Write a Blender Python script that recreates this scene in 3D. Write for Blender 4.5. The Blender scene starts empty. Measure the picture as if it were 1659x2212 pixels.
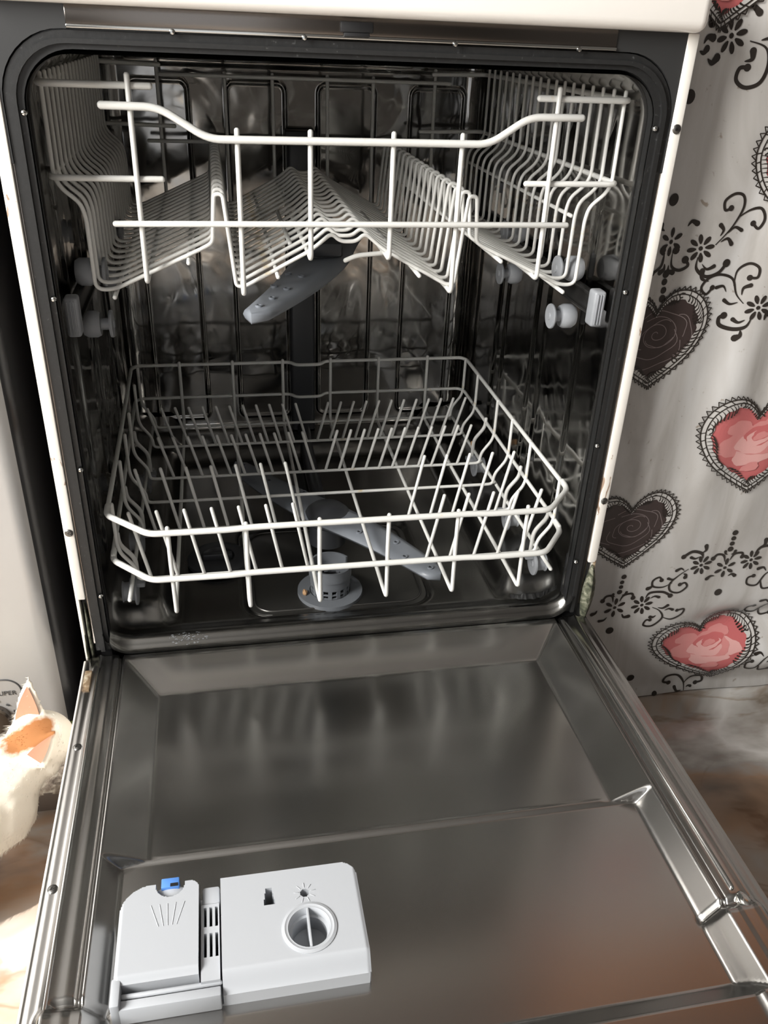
import bpy, bmesh, math, random
import numpy as np
from mathutils import Vector, Matrix, noise
random.seed(7)
sc = bpy.context.scene
PI = math.pi

# ------------------------------------------------------------------ camera
FPX = 1808.0
cam_d = bpy.data.cameras.new('camera'); cam = bpy.data.objects.new('camera', cam_d)
sc.collection.objects.link(cam); sc.camera = cam
cam_d.sensor_fit = 'HORIZONTAL'; cam_d.sensor_width = 36.0
cam_d.lens = FPX / 1659.0 * 36.0
cam_d.clip_start = 0.02
R0 = Vector((0.9823223, -0.18312687, 0.03882577))
R1 = Vector((-0.0581671, -0.49573446, -0.86652405))
R2 = Vector((0.17793111, 0.84894752, -0.49762297))
m = Matrix((R0, -R1, -R2)).transposed().to_4x4()
m.translation = Vector((-0.12754, -0.781595, 0.805449))
cam.matrix_world = m

# ------------------------------------------------------------------ light and exposure
sc.view_settings.view_transform = 'Standard'
sc.view_settings.look = 'None'
sc.view_settings.gamma = 1.0
sc.view_settings.exposure = 0.0
sc.view_settings.use_curve_mapping = False
w = bpy.data.worlds.new('sky'); sc.world = w; w.use_nodes = True
bgn = w.node_tree.nodes['Background']
bgn.inputs[0].default_value = (0.9, 0.92, 0.95, 1); bgn.inputs[1].default_value = 1.0

def area(name, loc, direction, sx, sy, power, col):
    l = bpy.data.lights.new(name, 'AREA'); l.shape = 'RECTANGLE'; l.size = sx; l.size_y = sy
    l.energy = power; l.color = col
    o = bpy.data.objects.new(name, l); sc.collection.objects.link(o)
    o.location = loc; o.rotation_euler = Vector(direction).to_track_quat('-Z', 'Z').to_euler()
    return o
# window in the left wall, plus an added frontal fill lamp behind the camera
area('window_daylight', (-1.66, -1.05, 1.42), (1, 0, -0.12), 1.35, 0.98, 150, (1.0, 0.985, 0.95))
area('front_fill_light', (-0.75, -2.52, 1.15), (0, 1, 0), 1.1, 1.7, 0.3, (1.0, 0.985, 0.96))
sun_l = bpy.data.lights.new('sun', 'SUN'); sun_l.energy = 10.0; sun_l.angle = math.radians(0.6); sun_l.color = (1, 0.95, 0.86)
sun = bpy.data.objects.new('sun', sun_l); sc.collection.objects.link(sun)
sun.rotation_euler = Vector((1.0, 0.75, -1.32)).to_track_quat('-Z', 'Y').to_euler()

# ------------------------------------------------------------------ materials
def mat(name, col=(0.8, 0.8, 0.8), rough=0.5, metal=0.0, spec=0.5, coat=0.0):
    mt = bpy.data.materials.new(name); mt.use_nodes = True
    b = mt.node_tree.nodes['Principled BSDF']
    b.inputs['Base Color'].default_value = (*col, 1); b.inputs['Roughness'].default_value = rough
    b.inputs['Metallic'].default_value = metal; b.inputs['Specular IOR Level'].default_value = spec
    b.inputs['Coat Weight'].default_value = coat
    return mt
def N(mt, t, **kw):
    n = mt.node_tree.nodes.new(t)
    for k, v in kw.items(): setattr(n, k, v)
    return n
def L(mt, a, b): mt.node_tree.links.new(a, b)
def BS(mt): return mt.node_tree.nodes['Principled BSDF']
def coord(mt, scale=(1, 1, 1), kind='Object'):
    tc = N(mt, 'ShaderNodeTexCoord'); mp = N(mt, 'ShaderNodeMapping')
    mp.inputs['Scale'].default_value = scale; L(mt, tc.outputs[kind], mp.inputs['Vector'])
    return mp.outputs['Vector']
def noise_n(mt, vec, scale, detail=3, dist=0.0, rough=0.55):
    n = N(mt, 'ShaderNodeTexNoise'); n.inputs['Scale'].default_value = scale
    n.inputs['Detail'].default_value = detail; n.inputs['Distortion'].default_value = dist
    n.inputs['Roughness'].default_value = rough
    L(mt, vec, n.inputs['Vector']); return n.outputs['Fac']
def ramp(mt, fac, stops):
    r = N(mt, 'ShaderNodeValToRGB'); cr = r.color_ramp
    while len(cr.elements) < len(stops): cr.elements.new(0.5)
    for e, (p, c) in zip(cr.elements, stops):
        e.position = p; e.color = (*c, 1) if len(c) == 3 else c
    L(mt, fac, r.inputs['Fac']); return r.outputs['Color']
def bump(mt, fac, strength, dist=0.001, prev=None):
    b = N(mt, 'ShaderNodeBump'); b.inputs['Strength'].default_value = strength
    b.inputs['Distance'].default_value = dist; L(mt, fac, b.inputs['Height'])
    if prev is not None: L(mt, prev, b.inputs['Normal'])
    L(mt, b.outputs['Normal'], BS(mt).inputs['Normal']); return b.outputs['Normal']
def maprange(mt, fac, a, b, c, d):
    n = N(mt, 'ShaderNodeMapRange'); L(mt, fac, n.inputs['Value'])
    for i, v in zip((1, 2, 3, 4), (a, b, c, d)): n.inputs[i].default_value = v
    return n.outputs[0]
def g(v): return (v, v, v)

M = {}
# polished tub steel, slightly wavy, with dried water film
s = M['tub_steel'] = mat('tub_steel', (0.30, 0.292, 0.28), 0.10, 1.0)
v = coord(s)
L(s, maprange(s, noise_n(s, v, 22, 4, 0.6), 0.35, 0.7, 0.05, 0.16), BS(s).inputs['Roughness'])
bump(s, noise_n(s, v, 7, 2, 0.8), 0.9, 0.0035)
# door liner: brushed, scuffed
s = M['door_steel'] = mat('door_steel', (0.43, 0.42, 0.405), 0.24, 1.0)
v = coord(s); vb = coord(s, (1.2, 60, 1))
a1 = noise_n(s, vb, 9, 3)
L(s, maprange(s, noise_n(s, v, 5, 1, 0.0), 0.3, 0.75, 0.20, 0.262), BS(s).inputs['Roughness'])
# sump plate steel
M['dark_steel'] = mat('dark_steel', (0.20, 0.195, 0.185), 0.35, 1.0)
M['floor_steel'] = mat('tub_floor_steel', (0.22, 0.215, 0.205), 0.24, 1.0)
M['chrome'] = mat('chrome', (0.62, 0.62, 0.6), 0.18, 1.0)
M['trim_steel'] = mat('trim_steel', (0.20, 0.18, 0.165), 0.22, 1.0)
M['corner_plate'] = mat('corner_plate', (0.060, 0.060, 0.060), 0.38, 0.5)
s = M['rubber'] = mat('rubber', (0.012, 0.012, 0.012), 0.45)
v = coord(s); bump(s, noise_n(s, v, 160, 3), 0.25, 0.0008)
L(s, ramp(s, noise_n(s, v, 260, 4, 0.5), [(0.0, g(0.010)), (0.66, g(0.016)), (0.78, g(0.09))]), BS(s).inputs['Base Color'])
# white enamel with rust chips
s = M['white_enamel'] = mat('white_enamel', (0.83, 0.79, 0.73), 0.28, 0, 0.5)
v = coord(s); v2 = coord(s, (1.4, 1, 0.5))
c = ramp(s, noise_n(s, v2, 55, 6, 0.8), [(0.0, (0.84, 0.80, 0.74)), (0.625, (0.83, 0.79, 0.73)), (0.645, (0.40, 0.28, 0.20)), (0.8, (0.12, 0.10, 0.09))])
L(s, c, BS(s).inputs['Base Color']); bump(s, noise_n(s, v, 40, 2), 0.05, 0.0005)
M['white_clean'] = mat('white_clean', (0.86, 0.82, 0.77), 0.16, 0, 0.5, 0.3)
s = M['wire'] = mat('wire_coating', (0.74, 0.735, 0.70), 0.32)
v = coord(s)
c = ramp(s, noise_n(s, v, 34, 4, 0.4), [(0.0, (0.70, 0.695, 0.665)), (0.66, (0.70, 0.695, 0.665)), (0.76, (0.62, 0.50, 0.30))])
L(s, c, BS(s).inputs['Base Color'])
s = M['grey_plastic'] = mat('grey_plastic', (0.30, 0.31, 0.33), 0.42)
v = coord(s); L(s, ramp(s, noise_n(s, v, 30, 4), [(0.3, (0.24, 0.25, 0.265)), (0.7, (0.31, 0.32, 0.34))]), BS(s).inputs['Base Color'])
M['arm_plastic'] = mat('arm_plastic', (0.20, 0.215, 0.24), 0.36)
M['filter_plastic'] = mat('filter_plastic', (0.15, 0.16, 0.175), 0.4)
M['tube_plastic'] = mat('tube_plastic', (0.045, 0.047, 0.052), 0.4)
M['disp'] = mat('dispenser_plastic', (0.44, 0.455, 0.48), 0.40)
s = M['disp']; v = coord(s); bump(s, noise_n(s, v, 700, 2), 0.08, 0.0003)
M['blue'] = mat('blue_plastic', (0.10, 0.26, 0.66), 0.35)
M['black'] = mat('black_plastic', (0.010, 0.010, 0.011), 0.5)
M['rail_steel'] = mat('rail_steel', (0.09, 0.088, 0.085), 0.25, 0.8)
# mouldy strip beside the hinge
s = M['mould'] = mat('mouldy_strip', (0.3, 0.3, 0.2), 0.85)
v = coord(s); L(s, ramp(s, noise_n(s, v, 120, 6, 0.8), [(0.3, (0.02, 0.022, 0.014)), (0.5, (0.09, 0.095, 0.06)), (0.7, (0.30, 0.29, 0.22))]), BS(s).inputs['Base Color'])
bump(s, noise_n(s, v, 200, 4), 0.6, 0.001)
s = M['rusty'] = mat('rusty_metal', (0.3, 0.2, 0.12), 0.6, 0.3)
v = coord(s); L(s, ramp(s, noise_n(s, v, 90, 5, 0.6), [(0.3, (0.09, 0.06, 0.04)), (0.5, (0.32, 0.22, 0.13)), (0.7, (0.62, 0.55, 0.42))]), BS(s).inputs['Base Color'])
# freezer
s = M['freezer'] = mat('freezer_silver', (0.46, 0.45, 0.44), 0.36, 0.35)
M['freezer_shade'] = mat('freezer_shaded_side', (0.022, 0.022, 0.024), 0.35)  # near-black colour that paints the shade on the cabinet's right side
M['panel_line'] = mat('panel_line', (0.06, 0.06, 0.06), 0.5)
# tablecloth
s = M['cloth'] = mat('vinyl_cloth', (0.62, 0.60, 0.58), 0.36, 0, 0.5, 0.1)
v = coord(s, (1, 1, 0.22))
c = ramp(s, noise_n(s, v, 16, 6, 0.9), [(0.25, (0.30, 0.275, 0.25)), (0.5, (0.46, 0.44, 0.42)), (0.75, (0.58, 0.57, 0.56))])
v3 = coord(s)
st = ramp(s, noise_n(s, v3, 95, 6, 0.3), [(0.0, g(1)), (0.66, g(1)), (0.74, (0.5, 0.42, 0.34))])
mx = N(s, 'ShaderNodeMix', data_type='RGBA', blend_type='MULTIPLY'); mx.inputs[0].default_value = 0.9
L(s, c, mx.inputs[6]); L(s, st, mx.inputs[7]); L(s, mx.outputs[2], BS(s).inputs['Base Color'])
M['print_black'] = mat('print_black', (0.022, 0.017, 0.014), 0.36)
M['print_dark'] = mat('print_dark_heart', (0.045, 0.030, 0.028), 0.36)
M['print_line'] = mat('print_line_grey', (0.22, 0.18, 0.175), 0.4)
M['print_white'] = mat('print_white', (0.48, 0.46, 0.44), 0.4)
M['pink_a'] = mat('print_pink_deep', (0.46, 0.12, 0.12), 0.36)
M['pink_b'] = mat('print_pink_mid', (0.55, 0.215, 0.205), 0.36)
M['pink_c'] = mat('print_pink_light', (0.62, 0.33, 0.31), 0.36)
# marble-look floor
s = M['floor'] = mat('marble_tile', (0.6, 0.55, 0.5), 0.12, 0, 0.5)
v = coord(s, (1.5, 2.6, 1))
c1 = ramp(s, noise_n(s, v, 1.7, 5, 0.9, 0.5), [(0.28, (0.10, 0.075, 0.055)), (0.40, (0.36, 0.23, 0.15)), (0.48, (0.36, 0.33, 0.30)), (0.58, (0.68, 0.66, 0.63)), (0.75, (0.27, 0.24, 0.21))])
v2 = coord(s, (1.3, 3.2, 1))
c2 = ramp(s, noise_n(s, v2, 3.0, 4, 1.5, 0.5), [(0.40, (1, 1, 1)), (0.47, (0.62, 0.52, 0.42)), (0.52, (1, 1, 1))])
mx = N(s, 'ShaderNodeMix', data_type='RGBA', blend_type='MULTIPLY'); mx.inputs[0].default_value = 0.75
L(s, c1, mx.inputs[6]); L(s, c2, mx.inputs[7]); L(s, mx.outputs[2], BS(s).inputs['Base Color'])
s = M['stone'] = mat('rough_stone', (0.4, 0.35, 0.28), 0.9)
v = coord(s); L(s, ramp(s, noise_n(s, v, 110, 6, 0.5), [(0.3, (0.12, 0.09, 0.07)), (0.5, (0.36, 0.30, 0.24)), (0.7, (0.66, 0.60, 0.50))]), BS(s).inputs['Base Color'])
bump(s, noise_n(s, v, 150, 5), 0.9, 0.003)
M['stone_face'] = mat('plinth_face', (0.20, 0.165, 0.14), 0.7)
M['wall_cream'] = mat('wall_cream', (0.065, 0.06, 0.055), 0.8)
M['wall_brown'] = mat('wall_brown', (0.78, 0.75, 0.70), 0.6)
M['ceiling'] = mat('ceiling_paint', (0.22, 0.215, 0.21), 0.9)
M['dark_wood'] = mat('dark_wood', (0.085, 0.055, 0.04), 0.5)
M['wood'] = mat('orange_wood', (0.50, 0.20, 0.075), 0.5)
# cat fur: white with a ginger patch over the crown
s = M['fur'] = mat('cat_fur', (0.85, 0.80, 0.70), 0.85)
M['ear_pink'] = mat('ear_pink', (0.58, 0.27, 0.17), 0.7)
BS(M['ear_pink']).inputs['Subsurface Weight'].default_value = 0.2
M['nose_pink'] = mat('nose_pink', (0.6, 0.3, 0.26), 0.5)
M['eye'] = mat('cat_eye', (0.08, 0.10, 0.03), 0.1)
M['crumb'] = mat('food_crumb', (0.45, 0.27, 0.14), 0.8)
M['limescale'] = mat('limescale', (0.13, 0.135, 0.14), 0.6)

# ------------------------------------------------------------------ mesh helpers
def link(o): sc.collection.objects.link(o); return o
def tag(o, label=None, cat=None, group=None, kind=None):
    if label: o['label'] = label
    if cat: o['category'] = cat
    if group: o['group'] = group
    if kind: o['kind'] = kind
    return o
def empty(name, loc=(0, 0, 0), parent=None):
    o = bpy.data.objects.new(name, None); o.empty_display_size = 0.02; o.location = loc
    o.parent = parent; return link(o)
def newobj(name, me, mt, parent=None, loc=(0, 0, 0), label=None):
    if mt is not None and not me.materials: me.materials.append(mt)
    o = bpy.data.objects.new(name, me); o.location = loc; o.parent = parent
    if label: o['label'] = label
    return link(o)
def mesh_np(name, V, F, smooth=True):
    me = bpy.data.meshes.new(name); me.from_pydata([tuple(map(float, p)) for p in V], [], [tuple(map(int, f)) for f in F])
    me.update()
    if smooth: me.polygons.foreach_set('use_smooth', [True] * len(me.polygons))
    return me
def bm_mesh(name, bm, smooth=False, angle=None):
    bmesh.ops.recalc_face_normals(bm, faces=bm.faces)
    me = bpy.data.meshes.new(name); bm.to_mesh(me); bm.free()
    if smooth: me.polygons.foreach_set('use_smooth', [True] * len(me.polygons))
    if angle:
        me.polygons.foreach_set('use_smooth', [True] * len(me.polygons))
        me.set_sharp_from_angle(angle=math.radians(angle))
    return me
def rounded(pts, rad=0.008, n=4):
    """polyline with filleted corners"""
    P = [Vector(p) for p in pts]; out = [P[0]]
    for i in range(1, len(P) - 1):
        a, b, c = P[i - 1], P[i], P[i + 1]
        u, v_ = (a - b), (c - b); lu, lv = u.length, v_.length
        if lu < 1e-6 or lv < 1e-6: continue
        d = min(rad if not isinstance(rad, (list, tuple)) else rad[i], lu * 0.48, lv * 0.48)
        p0 = b + u / lu * d; p2 = b + v_ / lv * d
        for k in range(n + 1):
            t = k / n
            out.append(p0 * (1 - t) ** 2 + b * 2 * t * (1 - t) + p2 * t * t)
    out.append(P[-1]); return out
def tube_bm(bm, pts, r, seg=8, cap=True, r_end=None):
    P = [Vector(p) for p in pts]; n = len(P)
    T = []
    for i in range(n):
        t = P[min(i + 1, n - 1)] - P[max(i - 1, 0)]
        T.append(t.normalized() if t.length > 1e-9 else Vector((0, 0, 1)))
    up = Vector((0, 0, 1)) if abs(T[0].z) < 0.9 else Vector((1, 0, 0))
    nrm = (up - T[0] * up.dot(T[0])).normalized(); rings = []
    stations = list(range(n)); 
    for i in range(n):
        nrm = nrm - T[i] * nrm.dot(T[i])
        nrm.normalize(); bi = T[i].cross(nrm)
        rr = r if r_end is None else r + (r_end - r) * i / (n - 1)
        rings.append((P[i], nrm.copy(), bi, rr))
    seq = []
    if cap:
        p, a, b, rr = rings[0]; seq.append((p - T[0] * rr * 0.75, a, b, rr * 0.45)); seq.append((p - T[0] * rr * 0.4, a, b, rr * 0.85))
    seq += rings
    if cap:
        p, a, b, rr = rings[-1]; seq.append((p + T[-1] * rr * 0.4, a, b, rr * 0.85)); seq.append((p + T[-1] * rr * 0.75, a, b, rr * 0.45))
    rv = []
    for p, a, b, rr in seq:
        rv.append([bm.verts.new(p + a * math.cos(2 * PI * k / seg) * rr + b * math.sin(2 * PI * k / seg) * rr) for k in range(seg)])
    for i in range(len(rv) - 1):
        for k in range(seg):
            bm.faces.new((rv[i][k], rv[i][(k + 1) % seg], rv[i + 1][(k + 1) % seg], rv[i + 1][k]))
    bm.faces.new(rv[0][::-1]); bm.faces.new(rv[-1])
def tube_me(name, pts, r, seg=8, rad=0.008, n=4, r_end=None):
    bm = bmesh.new(); tube_bm(bm, rounded(pts, rad, n) if len(pts) > 2 else pts, r, seg, True, r_end)
    return bm_mesh(name, bm, True)
def wire(name, pts, r, parent, mt=None, rad=0.008, n=4, seg=8, label=None):
    return newobj(name, tube_me(name, pts, r, seg, rad, n), mt or M['wire'], parent, label=label)
def box_bm(bm, a, b, bev=0.0, seg=2):
    x0, y0, z0 = a; x1, y1, z1 = b
    r = bmesh.ops.create_cube(bm, size=1.0)
    for v_ in r['verts']:
        v_.co = Vector(((x0 + x1) / 2 + v_.co.x * (x1 - x0), (y0 + y1) / 2 + v_.co.y * (y1 - y0), (z0 + z1) / 2 + v_.co.z * (z1 - z0)))
    if bev > 0:
        es = list({e for v_ in r['verts'] for e in v_.link_edges})
        bmesh.ops.bevel(bm, geom=es, offset=bev, segments=seg, affect='EDGES', profile=0.5)
def box(name, a, b, mt, parent=None, bev=0.0, seg=2, label=None):
    bm = bmesh.new(); box_bm(bm, a, b, bev, seg)
    return newobj(name, bm_mesh(name, bm, angle=35), mt, parent, label=label)
def rrect(x0, y0, x1, y1, r, n=6):
    rs = r if isinstance(r, (list, tuple)) else [r] * 4      # corners: x0y0, x1y0, x1y1, x0y1
    pts = []
    for (cx, cy, a0, rr) in ((x0 + rs[0], y0 + rs[0], PI, rs[0]), (x1 - rs[1], y0 + rs[1], 1.5 * PI, rs[1]), (x1 - rs[2], y1 - rs[2], 0, rs[2]), (x0 + rs[3], y1 - rs[3], 0.5 * PI, rs[3])):
        for k in range(n + 1):
            a = a0 + 0.5 * PI * k / n
            pts.append((cx + math.cos(a) * rr, cy + math.sin(a) * rr))
    return pts
def prism_bm(bm, poly, z0, z1, bev=0.0, seg=2, taper=0.0):
    """extrude a 2-D outline (x, y) from z0 up to z1"""
    cx = sum(p[0] for p in poly) / len(poly); cy = sum(p[1] for p in poly) / len(poly)
    lo = [bm.verts.new((p[0], p[1], z0)) for p in poly]
    hi = [bm.verts.new((cx + (p[0] - cx) * (1 - taper), cy + (p[1] - cy) * (1 - taper), z1)) for p in poly]
    n = len(poly)
    for i in range(n): bm.faces.new((lo[i], lo[(i + 1) % n], hi[(i + 1) % n], hi[i]))
    bm.faces.new(lo[::-1]); top = bm.faces.new(hi)
    if bev: bmesh.ops.bevel(bm, geom=list(top.edges), offset=bev, segments=seg, affect='EDGES', profile=0.5)
def prism(name, poly, z0, z1, mt, parent=None, bev=0.0, taper=0.0, label=None):
    bm = bmesh.new(); prism_bm(bm, poly, z0, z1, bev, 2, taper)
    return newobj(name, bm_mesh(name, bm, angle=35), mt, parent, label=label)
def lathe_bm(bm, prof, c=(0, 0, 0), axis='z', seg=28, open_=False):
    rings = []
    for (r, h) in prof:
        ring = []
        for k in range(seg):
            a = 2 * PI * k / seg; u, v_ = math.cos(a) * r, math.sin(a) * r
            p = (u, v_, h) if axis == 'z' else ((h, u, v_) if axis == 'x' else (u, h, v_))
            ring.append(bm.verts.new((c[0] + p[0], c[1] + p[1], c[2] + p[2])))
        rings.append(ring)
    for i in range(len(rings) - 1):
        for k in range(seg):
            bm.faces.new((rings[i][k], rings[i][(k + 1) % seg], rings[i + 1][(k + 1) % seg], rings[i + 1][k]))
    if prof[0][0] > 1e-6 and not open_: bm.faces.new(rings[0][::-1])
    if prof[-1][0] > 1e-6: bm.faces.new(rings[-1])
def lathe(name, prof, c, mt, parent=None, axis='z', seg=28, label=None, open_=False):
    bm = bmesh.new(); lathe_bm(bm, prof, (0, 0, 0), axis, seg, open_)
    bmesh.ops.remove_doubles(bm, verts=bm.verts, dist=1e-6)
    return newobj(name, bm_mesh(name, bm, angle=40), mt, parent, loc=c, label=label)
def grid_me(name, us, vs, fn):
    V = [fn(u, v_) for v_ in vs for u in us]; nu = len(us)
    F = [(j * nu + i, j * nu + i + 1, (j + 1) * nu + i + 1, (j + 1) * nu + i) for j in range(len(vs) - 1) for i in range(nu - 1)]
    return mesh_np(name, V, F)
def sm(a, b, x):
    t = min(1.0, max(0.0, (x - a) / (b - a))); return t * t * (3 - 2 * t)
def lin(a, b, n): return [a + (b - a) * i / (n - 1) for i in range(n)]
def screw(parent, c, axis, r=0.0042, name='screw'):
    bm = bmesh.new()
    lathe_bm(bm, [(r, 0), (r, 0.0006), (r * 0.8, 0.0014), (r * 0.35, 0.0016), (r * 0.3, 0.0006), (0.00001, 0.0005)], (0, 0, 0), 'z', 16)
    for a in (0.4, 0.4 + PI / 2):
        bm2 = bmesh.new(); box_bm(bm2, (-r * 0.55, -r * 0.10, 0.0012), (r * 0.55, r * 0.10, 0.0019))
        bmesh.ops.rotate(bm2, verts=bm2.verts, cent=(0, 0, 0), matrix=Matrix.Rotation(a, 3, 'Z'))
        me2 = bpy.data.meshes.new('t'); bm2.to_mesh(me2); bm2.free(); bm.from_mesh(me2); bpy.data.meshes.remove(me2)
    o = newobj(name, bm_mesh(name, bm, angle=40), M['dark_steel'], parent, loc=c)
    if axis == '-y': o.rotation_euler = (PI / 2, 0, 0)
    return o

# ------------------------------------------------------------------ room shell
XL, XR, YB, YF, ZC = -1.70, 1.60, 0.72, -2.55, 2.45
def struct(name, me, mt): o = newobj(name, me, mt); o['kind'] = 'structure'; return o
def wallbox(name, parts, mt):
    bm = bmesh.new()
    for a, b in parts: box_bm(bm, a, b)
    return struct(name, bm_mesh(name, bm), mt)
wallbox('floor', [((XL, YF, -0.05), (XR, YB, 0.0))], M['floor'])
wallbox('ceiling', [((XL, YF, ZC), (XR, YB, ZC + 0.05))], M['ceiling'])
wallbox('wall_back', [((XL, YB, 0), (XR, YB + 0.1, ZC))], M['wall_brown'])
wallbox('wall_right', [((XR, YF, 0), (XR + 0.1, YB, ZC))], M['wall_cream'])
wy0, wy1, wz0, wz1 = -1.75, -0.35, 0.92, 1.93
wallbox('wall_left', [((XL - 0.1, YF, 0), (XL, YB, wz0)), ((XL - 0.1, YF, wz1), (XL, YB, ZC)), ((XL - 0.1, YF, wz0), (XL, wy0, wz1)), ((XL - 0.1, wy1, wz0), (XL, YB, wz1))], M['wall_cream'])
dx0, dx1, dz1 = -1.32, -0.18, 2.05
wallbox('wall_front', [((XL, YF - 0.1, 0), (dx0, YF, ZC)), ((dx1, YF - 0.1, 0), (XR, YF, ZC)), ((dx0, YF - 0.1, dz1), (dx1, YF, ZC))], M['wall_cream'])
wallbox('window_1', [((XL - 0.07, wy0, wz0), (XL - 0.02, wy0 + 0.04, wz1)), ((XL - 0.07, wy1 - 0.04, wz0), (XL - 0.02, wy1, wz1)), ((XL - 0.07, wy0, wz0), (XL - 0.02, wy1, wz0 + 0.04)), ((XL - 0.07, wy0, wz1 - 0.04), (XL - 0.02, wy1, wz1)), ((XL - 0.07, -1.07, wz0), (XL - 0.02, -1.03, wz1))], M['white_clean'])
wallbox('door_1', [((dx0, YF - 0.07, 0), (dx0 + 0.05, YF - 0.02, dz1)), ((dx1 - 0.05, YF - 0.07, 0), (dx1, YF - 0.02, dz1)), ((dx0, YF - 0.07, dz1 - 0.05), (dx1, YF - 0.02, dz1)), ((dx0, YF - 0.07, 0), (dx1, YF - 0.02, 0.15))], M['white_clean'])

# ------------------------------------------------------------------ dishwasher
DW = tag(empty('dishwasher', (0, 0, 0)), 'open white dishwasher with stainless tub and its door let down', 'dishwasher')
TW, TZ0, TZ1, TY = 0.277, 0.187, 0.787, 0.572      # tub half width, floor, ceiling, back
RC = 0.045
def ribx(y):                                         # vertical beads pressed in the side walls
    d = 0
    for yk, wk in ((0.095, 0.005), (0.20, 0.004), (0.235, 0.004), (0.35, 0.004), (0.385, 0.004), (0.49, 0.004)):
        d += 0.0035 * math.exp(-((y - yk) / wk) ** 4)
    return d
def lip(y): return 0.0065 * (1 - sm(0.0, 0.016, y)) + 0.002 * math.exp(-((y - 0.022) / 0.004) ** 2)
sec = []                                             # (x, z, nx, nz) going up the left side, over, down the right
for z in lin(0.205, TZ1 - RC, 40): sec.append((-TW, z, 1, 0))
for k in range(1, 9):
    a = PI - k * PI / 2 / 9; sec.append((-TW + RC + RC * math.cos(a), TZ1 - RC + RC * math.sin(a), -math.cos(a), -math.sin(a)))
for x in lin(-TW + RC, TW - RC, 20): sec.append((x, TZ1, 0, -1))
for k in range(1, 9):
    a = PI / 2 - k * PI / 2 / 9; sec.append((TW - RC + RC * math.cos(a), TZ1 - RC + RC * math.sin(a), -math.cos(a), -math.sin(a)))
for z in lin(TZ1 - RC, 0.205, 40): sec.append((TW, z, -1, 0))
ys = sorted(set([round(v_, 5) for v_ in lin(0.0, 0.03, 10) + lin(0.03, TY + 0.003, 180)]))
def shell(i, y):
    x, z, nx, nz = sec[int(i)]
    d = lip(y)
    if abs(nx) > 0.9: d += ribx(y) * sm(0.25, 0.27, z) * (1 - sm(0.715, 0.735, z))
    return (x + nx * d, y, z + nz * d)
me = grid_me('tub_shell', range(len(sec)), ys, shell)
newobj('tub_wall', me, M['tub_steel'], DW, label='polished stainless steel side walls of the tub')
# back wall with the pressed rounded-rectangle frames
def sdrr(x, z, cx, cz, hx, hz, r):
    qx, qz = abs(x - cx) - hx + r, abs(z - cz) - hz + r
    return math.hypot(max(qx, 0), max(qz, 0)) + min(max(qx, qz), 0) - r
frames = [(-0.197, 0.041), (-0.060, 0.042), (0.072, 0.042), (0.210, 0.041)]
def back(x, z):
    d = 0
    for cx, hx in frames:
        s_ = sdrr(x, z, cx, 0.478, hx, 0.257, 0.012)
        d += 0.0028 * math.exp(-(s_ / 0.0019) ** 2) - 0.0008 * sm(0.0, 0.004, -s_)
    for zz in (0.776, 0.766): d += 0.004 * math.exp(-((z - zz) / 0.0028) ** 2) * sm(-0.24, -0.235, x) * (1 - sm(0.165, 0.17, x))
    d += 0.010 * sm(0.753, 0.757, z)
    r = 0.028
    for e in (x + TW, TW - x, z - TZ0):
        if e < r: d += r - math.sqrt(max(0, r * r - (r - max(e, 0)) ** 2))
    return (x, TY - d, z)
xs = lin(-TW, TW, 520)
me = grid_me('tub_back', xs, lin(TZ0 - 0.006, TZ1, 300), back)
newobj('tub_back', me, M['tub_steel'], DW, label='stainless back of the tub with pressed rectangular ribs')
# tub floor with wheel ledges at both sides and a raised front sill
def floorz(x, y):
    z = TZ0 - 0.006 + 0.026 * sm(0.196, 0.222, abs(x)) * sm(0.03, 0.075, y)
    z += 0.022 * sm(0.47, 0.50, y)
    z += 0.004 * (1 - sm(-0.004, 0.004, y)) + 0.014 * (1 - sm(0.012, 0.05, y)) * sm(-0.004, 0.010, y)
    s_ = sdrr(x, y, 0, 0.158, 0.120, 0.108, 0.03)
    z -= 0.007 * sm(-0.002, 0.006, -s_)
    r = 0.03; e = TW - abs(x)
    if e < r: z += (r - math.sqrt(max(0, r * r - (r - max(e, 0)) ** 2)))
    return (x, y, z)
me = grid_me('tub_floor', lin(-TW, TW, 170), lin(-0.006, TY - 0.01, 170), floorz)
newobj('tub_floor', me, M['floor_steel'], DW, label='stainless tub floor with raised wheel ledges')

# black door seal running round the opening
def ring(name, hw_o, hw_i, z_lo, zt_o, zt_i, r_o, r_i, y0, y1, mt, parent, bev=0.001, label=None):
    bm = bmesh.new(); n = 10
    def arch(hw, zt, r):
        p = [(-hw, z_lo)] + [(-hw + r - r * math.cos(k * PI / 2 / n), zt - r + r * math.sin(k * PI / 2 / n)) for k in range(n + 1)]
        q = [(-a, b) for a, b in p][::-1]; return p + q
    O, I = arch(hw_o, zt_o, r_o), arch(hw_i, zt_i, r_i)
    vo0 = [bm.verts.new((x, y0, z)) for x, z in O]; vi0 = [bm.verts.new((x, y0, z)) for x, z in I]
    vo1 = [bm.verts.new((x, y1, z)) for x, z in O]; vi1 = [bm.verts.new((x, y1, z)) for x, z in I]
    k = len(O)
    for i in range(k - 1):
        bm.faces.new((vo0[i], vo0[i + 1], vi0[i + 1], vi0[i])); bm.faces.new((vi0[i], vi0[i + 1], vi1[i + 1], vi1[i]))
        bm.faces.new((vo1[i], vi1[i], vi1[i + 1], vo1[i + 1])); bm.faces.new((vo0[i], vo1[i], vo1[i + 1], vo0[i + 1]))
    for i in (0, k - 1): bm.faces.new((vo0[i], vi0[i], vi1[i], vo1[i]))
    return newobj(name, bm_mesh(name, bm, angle=30), mt, parent, label=label)
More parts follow.
